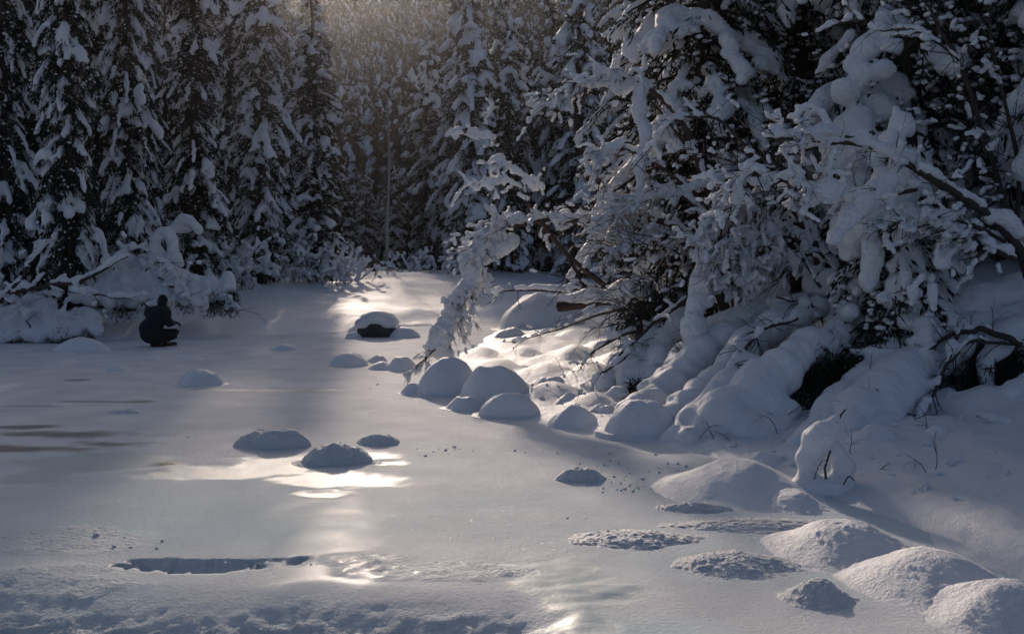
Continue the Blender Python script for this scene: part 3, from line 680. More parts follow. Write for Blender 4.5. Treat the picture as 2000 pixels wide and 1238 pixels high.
def shrub(name, label, cat, base, heroes=(), twigs=(), snow=None, voxel=0.03, smooth=2, amp=0.012, sc=8.0, group=None, seed=0, bark=None, smat=None, dark=None):
    root = empty(name, tuple(base)); b = np.array(base)
    for ln in heroes: link("branch", tubes("branch", [(ln[0] - b, ln[1])], 7), bark or M_BARK2, root)
    if len(twigs):
        t = link("twigs", tubes("twigs", [(q_[0] - b, q_[1]) for q_ in twigs], 3), bark or M_BARK2, root); t["kind"] = "stuff"
    if snow is not None and len(snow):
        s = np.array(snow, float); s[:, :3] -= b; s[:, 3] = np.maximum(s[:, 3], voxel * 1.2)
        link("snow_cover", fuse(name + "_snow", s, voxel, smooth, amp, sc, seed), smat or M_SNOWT, root)["kind"] = "stuff"
    if dark is not None:                # dark needle clusters added to stand for shade in hollows under the snow
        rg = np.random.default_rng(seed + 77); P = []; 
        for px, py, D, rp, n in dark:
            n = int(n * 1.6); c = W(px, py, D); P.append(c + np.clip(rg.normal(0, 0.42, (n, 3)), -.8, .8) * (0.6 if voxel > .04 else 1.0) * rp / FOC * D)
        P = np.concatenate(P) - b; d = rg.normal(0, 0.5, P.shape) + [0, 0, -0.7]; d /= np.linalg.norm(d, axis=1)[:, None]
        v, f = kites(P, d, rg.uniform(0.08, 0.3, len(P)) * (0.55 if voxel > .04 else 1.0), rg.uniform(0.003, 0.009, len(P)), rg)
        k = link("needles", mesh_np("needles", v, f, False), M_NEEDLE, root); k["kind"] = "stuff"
    return tag(root, label, cat, group)
def base_of(px, py, D): 
    w = W(px, py, D); return (w[0], w[1], gz(w[0], w[1]))
RG = np.random.default_rng(77)

# ---- tall spruces of the right bank
NR = [spruce_meshes("spruce_r", 21, 13, 1.75, 0.057, 0.23, 8, 70, 0.16, 0.36, z0=0.6, rs=1.1, ztop=5.5, small=0.4, bigp=0.35),
      spruce_meshes("spruce_s", 22, 12, 1.35, 0.057, 0.24, 8, 60, 0.16, 0.42, z0=0.5, rs=1.2, ztop=5.5, small=0.5, bigp=0.45)]
for px, D, v, s, rz, lab in [
    (1370, 15.0, 0, 1.0, 0.4, "dark spruce rising behind the bent snowy birches, left of the right bank group"),
    (1560, 15.5, 0, 0.95, 2.0, "darkest spruce in the gap between the two right bank groups"),
    (1770, 12.6, 1, 1.0, 1.2, "spruce hung with the heaviest snow clumps, upper right"),
    (1960, 12.2, 1, 0.95, 4.0, "snow-heavy spruce at the upper right edge"),
    (1660, 18.5, 0, 1.0, 3.1, "spruce standing back between the two right bank groups"),
    (1880, 17.5, 0, 1.0, 5.0, "dim spruce behind the spruce with the heaviest clumps"),
    (1450, 19.5, 0, 1.05, 1.0, "dim spruce behind the dark spruce of the right bank"),
    (2080, 15.0, 0, 1.0, 0.9, "dim spruce half hidden behind the snow-heavy one at the upper right edge"),
    (1270, 24.0, 0, 0.9, 2.6, "farther spruce showing left of the dark right bank spruce"),
    (2160, 11.0, 1, 1.0, 2.9, "snow-heavy spruce nearest the viewer, only its left boughs inside the right edge")]:
    place_spruce("snowy_spruce", NR[v], (px - 1000) / FOC * D, D, s, rz, lab, "spruces of the right bank")
YS = spruce_meshes("spruce_y", 31, 3.0, 0.62, 0.036, 0.17, 7, 50, 0.13, 0.5, z0=0.55, rs=1.1, small=0.5, bigp=0.5)
place_spruce("young_spruce", YS, *W(1752, 670, 10.2)[:2], 0.9, 0.7, "young spruce with dark bare lower trunk and fat snow clumps on the right slope")

# ---- bent birch with the horizontal limb and the hanging snow-clad tip
def birch_a():
    H = [hero([(1420, 610, 12.6), (1385, 520, 12.8), (1320, 440, 13.1), (1240, 428, 13.3), (1150, 432, 13.5), (1050, 432, 13.6), (965, 448, 13.6), (935, 492, 13.6)], .07, .018, seed=1),
         hero([(940, 470, 13.6), (938, 520, 13.55), (925, 560, 13.5), (895, 600, 13.5), (878, 650, 13.45), (868, 690, 13.4)], .020, .008, seed=2),
         hero([(872, 655, 13.45), (845, 685, 13.3), (815, 715, 13.2), (795, 745, 13.1)], .014, .004, seed=3)]
    T = twigs_on(RG, H[0], 80, .5, .008, 2, .25, (-.5, -.15, .12), (.35, 1), 3)
    T += twigs_on(RG, H[1], 30, .45, .008, 2, .35, (.35, -.55, -.45), (.15, 1), 3)
    T += twigs_on(RG, H[2], 10, .28, .007, 2, .3, (-.4, 0, -.5), (.2, 1), 3)
    S = [snow_on(RG, H[:1], .03, .075, .6), snow_on(RG, T, .018, .038, .30)]
    S += [sleeve(r, 1.12, i) for i, r in enumerate([
        [(965, 445, 13.6, 16), (935, 495, 13.6, 18), (918, 520, 13.6, 22)],
        [(922, 512, 13.6, 22), (920, 545, 13.6, 23), (905, 572, 13.6, 20), (888, 592, 13.55, 20), (880, 618, 13.55, 18)],
        [(884, 612, 13.55, 17), (868, 645, 13.5, 22), (862, 672, 13.5, 24), (872, 692, 13.5, 16)],
        [(1110, 425, 13.4, 10), (1085, 422, 13.6, 12)], [(1010, 425, 13.6, 9), (985, 438, 13.6, 12), (955, 462, 13.6, 11)],
        [(1000, 470, 13.6, 14), (970, 490, 13.6, 16), (950, 510, 13.6, 10)]])]
    shrub("bent_birch", "bent birch whose long snowy limb ends in a fat hanging snow-clad tip over the ice", "tree", base_of(1420, 640, 12.6), H, T, np.concatenate(S), .02, 1, .020, 22, seed=1, group="bent birches of the right bank")
birch_a()
# ---- upright tip with bright snow tufts against the dark wall
def birch_b():
    H = [hero([(1290, 640, 14.2), (1180, 560, 14.2), (1110, 500, 14.2), (1060, 440, 14.2), (1030, 392, 14.2), (1015, 350, 14.2), (1003, 322, 14.2)], .05, .010, seed=5),
         hero([(1022, 370, 14.2), (990, 356, 14.1), (950, 358, 14.1)], .012, .005, seed=6), hero([(1014, 345, 14.2), (985, 325, 14.2), (955, 330, 14.1)], .010, .005, seed=7),
         hero([(1020, 358, 14.2), (1042, 352, 14.2), (1058, 372, 14.2)], .010, .005, seed=8),
         hero([(1005, 325, 14.2), (975, 285, 14.2), (942, 262, 14.2), (905, 264, 14.2), (874, 262, 14.1)], .009, .003, seed=9),
         hero([(945, 262, 14.2), (948, 235, 14.2), (962, 212, 14.2)], .006, .003, seed=10),
         hero([(1000, 372, 14.1), (950, 365, 14.1), (915, 362, 14.1), (882, 402, 14.1)], .009, .003, seed=11)]
    T = []
    for h, n in zip(H[1:], (9, 9, 8, 10, 6, 9)): T += twigs_on(RG, h, n, .2, .004, 1, .1, (-.1, 0, .1), (.25, 1), 2)
    S = [snow_on(RG, H[1:4], .03, .055, .8), snow_on(RG, H[4:], .022, .055, .5), snow_on(RG, T, .016, .04, .4, minlev=0)]
    S += [sleeve(r, .84, i + 9) for i, r in enumerate([[(962, 312, 14.2, 8), (975, 308, 14.2, 11), (986, 318, 14.2, 6)], [(948, 358, 14.1, 8), (960, 362, 14.1, 9)],
          [(1004, 326, 14.2, 7), (1025, 345, 14.2, 8), (1038, 362, 14.2, 8)], [(1015, 380, 14.2, 8), (1030, 388, 14.2, 9)], [(890, 268, 14.2, 7), (880, 262, 14.2, 6)], [(925, 268, 14.2, 7), (945, 266, 14.2, 7)]])]
    shrub("leaning_birch", "slim birch with bright snow tufts standing out against the dark far spruces", "tree", base_of(1290, 650, 14.2), H, T, np.concatenate(S), .018, 1, .018, 24, seed=2, group="bent birches of the right bank")
birch_b()
# ---- arching birch top
def birch_c():
    H = [hero([(1440, 600, 13.2), (1400, 430, 13.2), (1350, 270, 13.2), (1290, 190, 13.2), (1220, 155, 13.2), (1150, 152, 13.2), (1100, 178, 13.2), (1075, 208, 13.2)], .06, .010, seed=12),
         hero([(1400, 420, 13.3), (1300, 330, 13.2), (1215, 290, 13.1), (1178, 310, 13.1), (1165, 350, 13.1)], .03, .008, seed=13),
         hero([(1410, 450, 13.0), (1330, 380, 12.9), (1270, 385, 12.9), (1215, 410, 12.9), (1195, 440, 12.9)], .03, .008, seed=14),
         hero([(1350, 300, 13.2), (1262, 190, 13.0), (1250, 260, 13.0), (1245, 350, 13.0)], .02, .008, seed=15),
         hero([(1420, 500, 13), (1330, 460, 13), (1250, 470, 13), (1200, 500, 12.9)], .025, .006, seed=16)]
    T = twigs_on(RG, H[0], 46, .5, .008, 2, .35, (-.45, 0, -.2), (.55, 1), 3)
    T += twigs_on(RG, H[1], 34, .5, .008, 2, .3, (-.6, 0, 0), (.3, 1), 3)
    T += twigs_on(RG, H[2], 40, .5, .008, 2, .3, (-.6, 0, 0), (.2, 1), 3)
    T += twigs_on(RG, H[4], 40, .5, .008, 2, .35, (-.5, 0, -.1), (.2, 1), 3)
    S = [snow_on(RG, H[:1], .025, .065, .65), snow_on(RG, H[1:], .03, .065, .55), snow_on(RG, T, .018, .036, .25)]
    S += [sleeve(r, .84, i + 20) for i, r in enumerate([[(1130, 165, 13.2, 12), (1180, 155, 13.2, 15), (1215, 172, 13.2, 17), (1235, 165, 13.2, 12)], [(1255, 170, 13, 14), (1250, 210, 13, 18), (1258, 265, 13, 16), (1252, 330, 13, 14), (1248, 390, 13, 10)],
          [(1210, 275, 13.1, 12), (1180, 300, 13.1, 15), (1165, 335, 13.1, 11)], [(1420, 340, 13, 15), (1335, 370, 12.9, 18), (1280, 378, 12.9, 18), (1215, 400, 12.9, 16), (1210, 420, 12.9, 10)],
          [(1215, 455, 12.9, 16), (1222, 478, 12.9, 18), (1200, 490, 12.9, 12)], [(1165, 430, 13, 13), (1190, 425, 13, 13), (1168, 448, 13, 10)]])]
    shrub("bent_birch", "tall birch bowed left into an arch fringed with snowy twigs", "tree", base_of(1440, 640, 13.2), H, T, np.concatenate(S), .02, 1, .018, 22, seed=3, group="bent birches of the right bank")
birch_c()
# ---- curtain of drooping twigs right of it
def birch_d():
    H = [hero([(1600, 600, 11.6), (1590, 470, 11.6), (1540, 400, 11.5), (1460, 385, 11.4), (1390, 420, 11.3), (1365, 480, 11.2)], .05, .010, seed=22),
         hero([(1595, 480, 11.6), (1520, 460, 11.4), (1440, 470, 11.2), (1390, 520, 11.1)], .03, .008, seed=23),
         hero([(1600, 500, 11.5), (1540, 500, 11.3), (1480, 510, 11.2), (1440, 540, 11.1)], .03, .008, seed=24),
         hero([(1590, 470, 11.6), (1500, 340, 11.4), (1420, 245, 11.3), (1350, 228, 11.2), (1300, 250, 11.2), (1225, 340, 11.1)], .025, .005, seed=25),
         hero([(1590, 450, 11.6), (1500, 350, 11.3), (1440, 320, 11.2), (1350, 292, 11.1), (1280, 310, 11.1)], .016, .004, seed=26)]
    T = twigs_on(RG, H[0], 70, .45, .0075, 2, .6, (-.2, -.1, -.45), (.3, 1), 3)
    T += twigs_on(RG, H[1], 60, .42, .0075, 2, .6, (-.2, -.1, -.5), (.2, 1), 3)
    T += twigs_on(RG, H[2], 50, .40, .0075, 2, .6, (-.2, -.1, -.5), (.2, 1), 3)
    T2 = twigs_on(RG, H[3], 26, .4, .0065, 2, .2, (-.5, 0, -.1), (.3, 1), 2) + twigs_on(RG, H[4], 20, .4, .0065, 2, .2, (-.5, 0, -.1), (.3, 1), 2)
    S = [snow_on(RG, H[:3], .03, .07, .65), snow_on(RG, H[3:], .02, .045, .22), snow_on(RG, T, .017, .032, .27, flat=.05), snow_on(RG, T2, .016, .03, .12)]
    S += [sleeve(r, .84, i + 30) for i, r in enumerate([[(1375, 480, 11.2, 18), (1366, 560, 11.2, 24), (1350, 620, 11.0, 32), (1358, 690, 10.8, 26), (1374, 722, 10.7, 14)],
          [(1400, 500, 11.2, 22), (1385, 545, 11.2, 26), (1380, 590, 11.1, 20)], [(1470, 395, 11.4, 18), (1430, 400, 11.3, 20), (1395, 430, 11.3, 18)]])]
    shrub("drooping_birch", "birch with a thick curtain of drooping snow-laced twigs above the buried shrubs", "tree", base_of(1600, 620, 11.6), H, T + T2, np.concatenate(S), .02, 1, .016, 22, seed=4, group="bent birches of the right bank")
birch_d()
# ---- the dark arc on the right, with the big torn slab of snow
def birch_e():
    H = [hero([(2060, 600, 9.8), (2000, 500, 9.7), (1945, 432, 9.6), (1880, 385, 9.6), (1800, 338, 9.5), (1740, 302, 9.4), (1680, 280, 9.4), (1600, 273, 9.3), (1500, 268, 9.2)], .055, .014, seed=32),
         hero([(1640, 274, 9.35), (1570, 290, 9.3), (1490, 312, 9.2), (1455, 335, 9.2), (1438, 380, 9.2), (1436, 430, 9.2)], .016, .005, seed=33),
         hero([(1650, 270, 9.35), (1700, 260, 9.4), (1705, 264, 9.4)], .014, .010, seed=34),
         hero([(1790, 370, 9.5), (1720, 385, 9.4), (1640, 380, 9.3), (1560, 358, 9.2), (1460, 333, 9.1)], .022, .006, seed=35),
         hero([(1600, 275, 9.3), (1560, 240, 9.3), (1530, 235, 9.3)], .008, .003, seed=36), hero([(1625, 262, 9.3), (1595, 215, 9.3), (1545, 215, 9.3)], .007, .003, seed=37),
         hero([(1960, 470, 9.7), (1900, 440, 9.5), (1850, 425, 9.4), (1790, 420, 9.3), (1720, 450, 9.2)], .02, .005, seed=38),
         hero([(1980, 510, 9.6), (1930, 480, 9.5), (1880, 460, 9.4), (1830, 440, 9.3)], .03, .006, seed=39)]
    T = []
    for h, n, L in zip(H, (30, 26, 2, 34, 6, 6, 30, 30), (.4, .35, .1, .4, .2, .2, .4, .4)): T += twigs_on(RG, h, n, L, .007, 2, .15, (-.4, 0, -.15), (.25, 1), 3)
    S = [snow_on(RG, H[:1], .03, .055, .7, flat=.1), snow_on(RG, H[1:], .02, .06, .45), snow_on(RG, T, .016, .035, .22)]
    S += [sleeve(r, .84, i + 40) for i, r in enumerate([
        [(1545, 262, 9.25, 10), (1580, 258, 9.3, 14), (1612, 255, 9.3, 18), (1632, 262, 9.35, 15)], [(1612, 285, 9.3, 11), (1612, 320, 9.35, 12), (1612, 345, 9.4, 13)],
        [(1660, 272, 9.4, 12), (1700, 280, 9.4, 16), (1745, 300, 9.4, 14)],
        [(1585, 380, 9.25, 20), (1610, 372, 9.25, 26), (1650, 372, 9.3, 26), (1690, 382, 9.3, 26), (1722, 365, 9.35, 30), (1738, 350, 9.4, 22)], [(1578, 395, 9.25, 10), (1590, 390, 9.25, 14)],
        [(1700, 395, 9.3, 24), (1668, 412, 9.3, 24), (1645, 440, 9.25, 20), (1625, 470, 9.2, 14)], [(1725, 385, 9.35, 26), (1740, 400, 9.4, 14)],
        [(1790, 425, 9.6, 22), (1812, 425, 9.6, 24), (1835, 440, 9.6, 15)], [(1930, 425, 9.6, 22), (1965, 430, 9.6, 26), (1990, 455, 9.6, 20)],
        [(1850, 490, 9.5, 14), (1838, 505, 9.4, 18), (1850, 520, 9.4, 13)], [(1800, 540, 9.4, 9), (1785, 565, 9.4, 12), (1782, 590, 9.4, 8)], [(1820, 560, 9.4, 12), (1822, 600, 9.4, 12)],
        [(1690, 445, 9.8, 24), (1705, 490, 9.9, 28), (1700, 530, 9.9, 28), (1698, 560, 9.9, 18)]])]
    shrub("arching_birch", "dark birch stem arching in from the right edge with a big torn slab of snow", "tree", base_of(2060, 640, 9.8), H, T, np.concatenate(S), .019, 1, .018, 22, seed=5, group="bent birches of the right bank", bark=M_BARK)
birch_e()
# upper right bare branches
def birch_f():
    H = [hero([(2010, 560, 10.4), (1960, 400, 10.4), (1905, 200, 10.3), (1850, 80, 10.2), (1780, -30, 10.2)], .035, .014, seed=42),
         hero([(1985, 480, 10.4), (1990, 330, 10.4), (1950, 150, 10.4), (1930, -20, 10.4)], .03, .012, seed=43),
         hero([(1870, 120, 10.2), (1800, 60, 10.1), (1720, 60, 10.1), (1650, 10, 10.1)], .012, .004, seed=44),
         hero([(1660, 40, 10.6), (1600, 60, 10.6), (1570, 75, 10.6)], .012, .005, seed=45)]
    T = twigs_on(RG, H[0], 40, .6, .008, 2, .05, (-.5, 0, .1), (.2, 1), 3) + twigs_on(RG, H[1], 30, .6, .008, 2, .05, (-.3, 0, .1), (.2, 1), 3) + twigs_on(RG, H[2], 14, .4, .005, 1, .1, (-.3, 0, 0), (.2, 1), 3)
    S = [snow_on(RG, H[2:], .02, .05, .5), snow_on(RG, T, .016, .03, .10)]
    shrub("bare_birch", "thin bare birch stems crossing in front of the upper right spruces", "tree", base_of(2010, 640, 10.4), H, T, np.concatenate(S), .024, 2, .008, 11, seed=6, group="bent birches of the right bank", bark=M_BARK)
birch_f()

# ---- broken log, sticks
def log_thing():
    H = [hero([(1092, 598, 13.6), (1150, 592, 13.4), (1210, 585, 13.2), (1260, 590, 13.0), (1320, 625, 12.8)], .075, .07, seed=51, wob=.01),
         hero([(1262, 575, 13.3), (1180, 562, 13.6), (1110, 568, 13.8), (1040, 568, 14.0), (945, 573, 14.2)], .03, .007, seed=52),
         hero([(1150, 588, 13.6), (1140, 560, 13.7), (1120, 520, 13.8), (1108, 500, 13.8)], .035, .022, seed=53)]
    T = twigs_on(RG, H[1], 12, .35, .008, 2, .1, (-.5, 0, .2), (.1, 1), 2) + twigs_on(RG, H[0], 26, .5, .008, 2, .0, (0, -.3, .3), (.2, 1), 3)
    S = np.concatenate([sleeve([(1098, 586, 13.6, 11), (1150, 574, 13.35, 19), (1185, 577, 13.25, 16), (1225, 568, 13.15, 20), (1265, 574, 12.95, 18)], 1, 3), snow_on(RG, H[1:2], .03, .06, .5), snow_on(RG, T, .018, .03, .15)])
    shrub("broken_log", "dark broken log with a thick snow ridge jutting left over the lit shore", "log", base_of(1300, 640, 12.8), H, T, S, .025, 2, .012, 9, seed=7, bark=M_LOG)
log_thing()
def sticks(lab, lines, tn, base, cover=.4, r0=.02, r1=.05, name="fallen_branch"):
    H = [hero(p, a, b, seed=60 + i) for i, (p, a, b) in enumerate(lines)]; T = []
    for h in H: T += twigs_on(RG, h, tn, .3, .0075, 2, .1, (0, 0, 0), (.2, 1), 2)
    S = np.concatenate([snow_on(RG, H, r0, r1, cover), snow_on(RG, T, .016, .03, .12)])
    shrub(name, lab, "branch", base_of(*base), H, T, S, .024, 2, .008, 10, seed=8, group="fallen branches of the right bank", bark=M_BARK)
sticks("long thin branch lying left from the log down to the smooth mounds", [([(1330, 590, 13.0), (1230, 600, 13.6), (1150, 622, 14.2), (1070, 650, 14.8), (1000, 672, 15.2)], .03, .006)], 8, (1330, 620, 13.0))
sticks("dark snow-topped branch reaching down left below the log", [([(1340, 590, 12.2), (1270, 640, 12.2), (1215, 655, 12.2), (1165, 682, 12.2), (1135, 715, 12.2)], .035, .010)], 14, (1340, 640, 12.2), .6, .025, .07)
sticks("second dark branch slanting down to the shrub drifts", [([(1360, 570, 11.8), (1290, 620, 11.8), (1240, 665, 11.7), (1198, 706, 11.6)], .028, .010)], 14, (1360, 640, 11.8), .3)
sticks("thin snow-beaded branch dipping to the shore mounds", [([(1230, 690, 11.5), (1185, 722, 11.4), (1160, 745, 11.3), (1148, 790, 11.2)], .018, .006)], 4, (1230, 740, 11.5), .8, .025, .05)

# ---- shrubs buried and bent flat under snow, right slope
def buried(lab, fingers, base, twl=(), dark=None, lumps=(), tw=20, seed=0, voxel=.026, name="buried_shrub"):
    S = [sleeve(f, 1, seed * 10 + i, .4) for i, f in enumerate(fingers)] + [sleeve([l], 1, 0) for l in lumps]
    H = [hero(p, a, b, seed=seed + i) for i, (p, a, b) in enumerate(twl)]; T = []
    for h in H: T += twigs_on(RG, h, tw, .3, .007, 2, .2, (-.2, -.2, -.2), (.1, 1), 2)
    if H: S.append(snow_on(RG, H, .02, .05, .5))
    shrub(name, lab, "shrub", base_of(*base), H, T, np.concatenate(S), voxel, 2, .042, 4.2, seed=seed, group="shrubs buried under snow on the right slope", bark=M_BARK, smat=M_SNOW, dark=dark)
buried("shrub bent flat under a long ribbed snow ridge running down to the ice",
       [[(1705, 648, 10.6, 26), (1625, 668, 10.2, 32), (1548, 702, 9.8, 44), (1480, 755, 9.4, 54), (1410, 812, 9.0, 50), (1342, 856, 8.7, 32)],
        [(1520, 740, 9.6, 40), (1490, 800, 9.2, 48), (1440, 850, 8.8, 36)], [(1545, 800, 9.2, 30), (1505, 848, 8.9, 38), (1475, 872, 8.7, 26)],
        [(1465, 715, 9.8, 30), (1400, 775, 9.4, 34), (1340, 830, 9.0, 34), (1310, 862, 8.8, 22)]],
       (1600, 720, 10.0), [([(1560, 625, 10.3), (1500, 640, 10.0), (1450, 690, 9.8), (1415, 730, 9.6)], .02, .006), ([(1690, 690, 10.2), (1620, 680, 10.1), (1560, 720, 9.9), (1540, 770, 9.7)], .02, .01)],
       [(1590, 725, 9.9, 70, 900), (1640, 715, 10.2, 60, 500), (1535, 790, 9.5, 30, 200)], seed=1)
buried("shrub under two parallel snow ridges behind the ribbed one",
       [[(1505, 570, 12, 32), (1450, 625, 11.5, 38), (1390, 685, 11, 42), (1320, 742, 10.4, 40), (1262, 788, 9.9, 36), (1215, 806, 9.6, 22)], [(1420, 645, 11.6, 34), (1340, 705, 11, 36), (1275, 765, 10.2, 28)],
        [(1560, 590, 11.5, 30), (1500, 640, 11, 34), (1440, 700, 10.4, 36), (1370, 770, 9.7, 34), (1300, 815, 9.3, 28)]],
       (1420, 700, 11), [([(1330, 760, 10.2), (1280, 770, 10.1), (1235, 790, 10.0)], .012, .005), ([(1340, 720, 10.9), (1330, 690, 10.9), (1345, 660, 11)], .01, .005)], [(1255, 775, 10.2, 26, 160), (1335, 680, 11.3, 16, 80)], seed=2)
buried("shrub with three fat snow lobes hanging at the left end of the drifts",
       [[(1335, 620, 12.2, 26), (1295, 680, 11.8, 34), (1275, 735, 11.3, 30), (1272, 760, 11.1, 18)], [(1275, 655, 12.2, 26), (1242, 705, 11.8, 34), (1228, 748, 11.4, 28)], [(1215, 712, 12, 26), (1190, 752, 11.7, 26)],
        [(1160, 795, 10.8, 22), (1195, 775, 10.9, 26), (1212, 770, 10.9, 20)], [(1240, 790, 10.3, 24), (1285, 782, 10.2, 24)]],
       (1270, 740, 11.6), [([(1290, 640, 12), (1270, 700, 11.6), (1245, 770, 11)], .015, .006)], [(1250, 755, 11, 24, 200), (1250, 620, 12.4, 50, 500), (1300, 590, 12.6, 60, 700)], seed=3)
buried("shrub under the broad smooth snow sheet right of the dark hollow",
       [[(2015, 618, 10.6, 42), (1905, 642, 10.3, 40), (1820, 690, 9.9, 46), (1745, 750, 9.4, 54), (1685, 812, 8.9, 54), (1645, 862, 8.4, 38)], [(1765, 690, 10, 32), (1690, 742, 9.6, 38), (1622, 802, 9.0, 40), (1572, 862, 8.5, 34), (1540, 890, 8.3, 22)],
        [(1800, 720, 9.7, 40), (1740, 800, 9.0, 46), (1700, 850, 8.6, 36)]],
       (1760, 760, 9.6), [([(1995, 672, 9.6), (1920, 645, 9.6), (1865, 652, 9.6), (1800, 690, 9.5)], .035, .016), ([(1868, 652, 9.55), (1835, 740, 9.2), (1795, 820, 8.8), (1775, 880, 8.5)], .022, .007),
        ([(1990, 672, 9.6), (1900, 668, 9.5), (1855, 710, 9.4), (1820, 760, 9.2)], .018, .006), ([(1718, 742, 9.3), (1680, 765, 9.0), (1645, 815, 8.7)], .018, .014), ([(1760, 690, 9.7), (1700, 690, 9.8), (1660, 692, 9.9)], .014, .006)],
       [(1930, 730, 9.9, 60, 700), (1880, 780, 9.5, 50, 400), (1960, 700, 10, 50, 400), (1760, 860, 8.7, 24, 100)], seed=4, tw=14)
buried("shrub of heaped snow lumps at the right edge of the slope",
       [[(2010, 560, 10.8, 34), (1930, 590, 10.6, 36), (1860, 625, 10.4, 36)], [(2010, 640, 10, 40), (1960, 655, 9.9, 34), (1930, 700, 9.7, 18), (1928, 760, 9.5, 14)], [(2010, 760, 9, 40), (1975, 780, 8.9, 34), (1955, 800, 8.8, 20)], [(2010, 820, 8.6, 50), (1990, 850, 8.5, 40)]],
       (1980, 760, 9.4), [([(1905, 812, 8.4), (1940, 822, 8.35), (1975, 833, 8.3), (1955, 862, 8.25)], .008, .005)], [(1940, 740, 9.6, 40, 400)], seed=5, tw=3)
buried("shrub buried to round snow heaps in the middle of the right slope",
       [[(1600, 555, 11.6, 30), (1640, 560, 11.4, 36), (1670, 590, 11.2, 26)], [(1530, 560, 11.8, 18), (1512, 590, 11.5, 24), (1530, 605, 11.3, 26)], [(1600, 600, 11.2, 26), (1560, 620, 11, 24)], [(1700, 600, 10.9, 26), (1680, 640, 10.7, 24)]],
       (1610, 620, 11.2), [([(1520, 580, 11.2), (1560, 590, 11.1), (1590, 600, 11), (1610, 640, 10.9)], .012, .005), ([(1690, 650, 10.5), (1685, 560, 10.6), (1665, 460, 10.7)], .012, .006), ([(1600, 560, 11), (1570, 510, 11.2), (1550, 480, 11.3)], .02, .01)], seed=6, tw=12)
for px, py, D, n, lab in [(1290, 600, 12.4, 26, "tangle of bare dark twigs under the drooping birch, left of its hanging snow"), (1480, 520, 11.9, 24, "bare twig tangle under the curtain of drooping twigs"), (1590, 320, 10.9, 22, "bare twigs crossing under the arching stem"), (1240, 500, 12.7, 24, "bare twigs in front of the bowed birch")]:
    b_ = W(px, py, D); T_ = []
    for _ in range(n): grow(RG, b_ + RG.normal(0, .28, 3), np.array([-.8, -.2, RG.uniform(-.4, .6)]), RG.uniform(.5, 1.0), .007, 2, T_, .1, 3)
    shrub("bare_twigs", lab, "twigs", base_of(px, py, D), [], T_, snow_on(RG, T_, .016, .03, .12, minlev=2), .02, 1, .01, 20, seed=300 + px, group="bare twig tangles on the right bank", bark=M_BARK)
# clods fallen from the boughs and dry stalks poking out of the right slope
cl_ = []; st_ = []
for _ in range(230):
    y_ = RG.uniform(6.2, 12.5); x_ = np.interp(y_, XS_Y, XS_X) + abs(RG.normal(0.2, 1.6)) + 0.1; z_ = gz(x_, y_); q_ = min(.03, .013 * math.exp(RG.normal(0, .5)))
    for _k in range(3): cl_.append((x_ + RG.normal(0, q_ * .7), y_ + RG.normal(0, q_ * .7), z_ + q_ * .4, q_ * RG.uniform(.6, 1.1)))
for _ in range(46):
    y_ = RG.uniform(6.8, 12.5); x_ = np.interp(y_, XS_Y, XS_X) + abs(RG.normal(1.2, 1.5)) + 0.2; grow(RG, np.array([x_, y_, gz(x_, y_) - .03]), np.array([RG.normal(-.2, .7), RG.normal(0, .5), 1.0]), RG.uniform(.12, .42), .0045, 1, st_, .25, 3)
cv, cf = soup(cl_, ICO2); cv = cv + 0.006 * np.stack([noise(cv * 45, 1), noise(cv * 45, 2), noise(cv * 45, 3)], 1)
tag(link("fallen_snow_clods", mesh_np("fallen_snow_clods", cv, cf), M_SNOW), "small clods of snow fallen from the boughs onto the right slope", "snow", kind="stuff")
tag(link("dry_stalks", tubes("dry_stalks", st_, 3), M_BARK), "thin dry stalks poking through the snow of the right slope", "stalks", kind="stuff")
# clump with twigs showing through its window
cl = [[(1578, 962, 6.9, 40), (1610, 958, 6.9, 42), (1650, 952, 6.9, 30)], [(1578, 915, 6.95, 18), (1580, 890, 6.95, 26), (1596, 868, 6.95, 30), (1614, 848, 6.95, 24), (1626, 828, 6.95, 14), (1634, 812, 6.95, 7)], [(1652, 930, 6.95, 20), (1646, 905, 6.95, 22), (1628, 882, 6.98, 22)], [(1566, 940, 6.92, 20), (1572, 918, 6.92, 16)], [(1690, 965, 7.0, 26), (1720, 975, 7.0, 18)]]
S = np.concatenate([sleeve(f, 1, 70 + i, .35) for i, f in enumerate(cl)])
Hc = [hero([(1612, 935, 6.8), (1612, 910, 6.8), (1622, 880, 6.85)], .009, .007, seed=71, wob=.004), hero([(1590, 935, 6.8), (1598, 912, 6.8), (1606, 900, 6.8)], .004, .003, seed=72, wob=.004), hero([(1648, 945, 6.75), (1658, 930, 6.75), (1668, 938, 6.75)], .006, .004, seed=73, wob=.004), hero([(1632, 825, 6.9), (1650, 800, 7.1)], .01, .006, seed=74, wob=.004)]
shrub("snow_clump", "upright snow clump with dark twigs in a small window, near the shore", "shrub", base_of(1605, 965, 6.9), Hc, [], S, .018, 3, .012, 7, seed=9, smat=M_SNOW, group="shrubs buried under snow on the right slope")
# snow heaps on the near slope
for k, (px, py, w, h, D, lab) in enumerate([(1710, 905, 150, 60, 7.9, "low snow heap below the broad snow sheet"), (1830, 905, 130, 62, 8.0, "round snow heap under the hanging dark sticks"), (1900, 890, 110, 48, 8.2, "snow heap beside the forked twig"),
        (1490, 925, 130, 30, 7.6, "low crusted heap left of the clump with twigs"), (1250, 850, 150, 62, 8.9, "pointed snow heap at the left foot of the ridges"), (1965, 905, 110, 50, 8.0, "snow heap at the right edge below the lumps")]):
    w0 = W(px, py, D); z0 = gz(w0[0], w0[1]) - 0.05
    dome("snow_heap", px, py, w, h, .006, 180 + k, lab, "snow heaps on the near right slope", M_SNOW, 0.8, 0.8, float(min(w0[2], z0 + .1)), 90, 34, cat="snow heap")

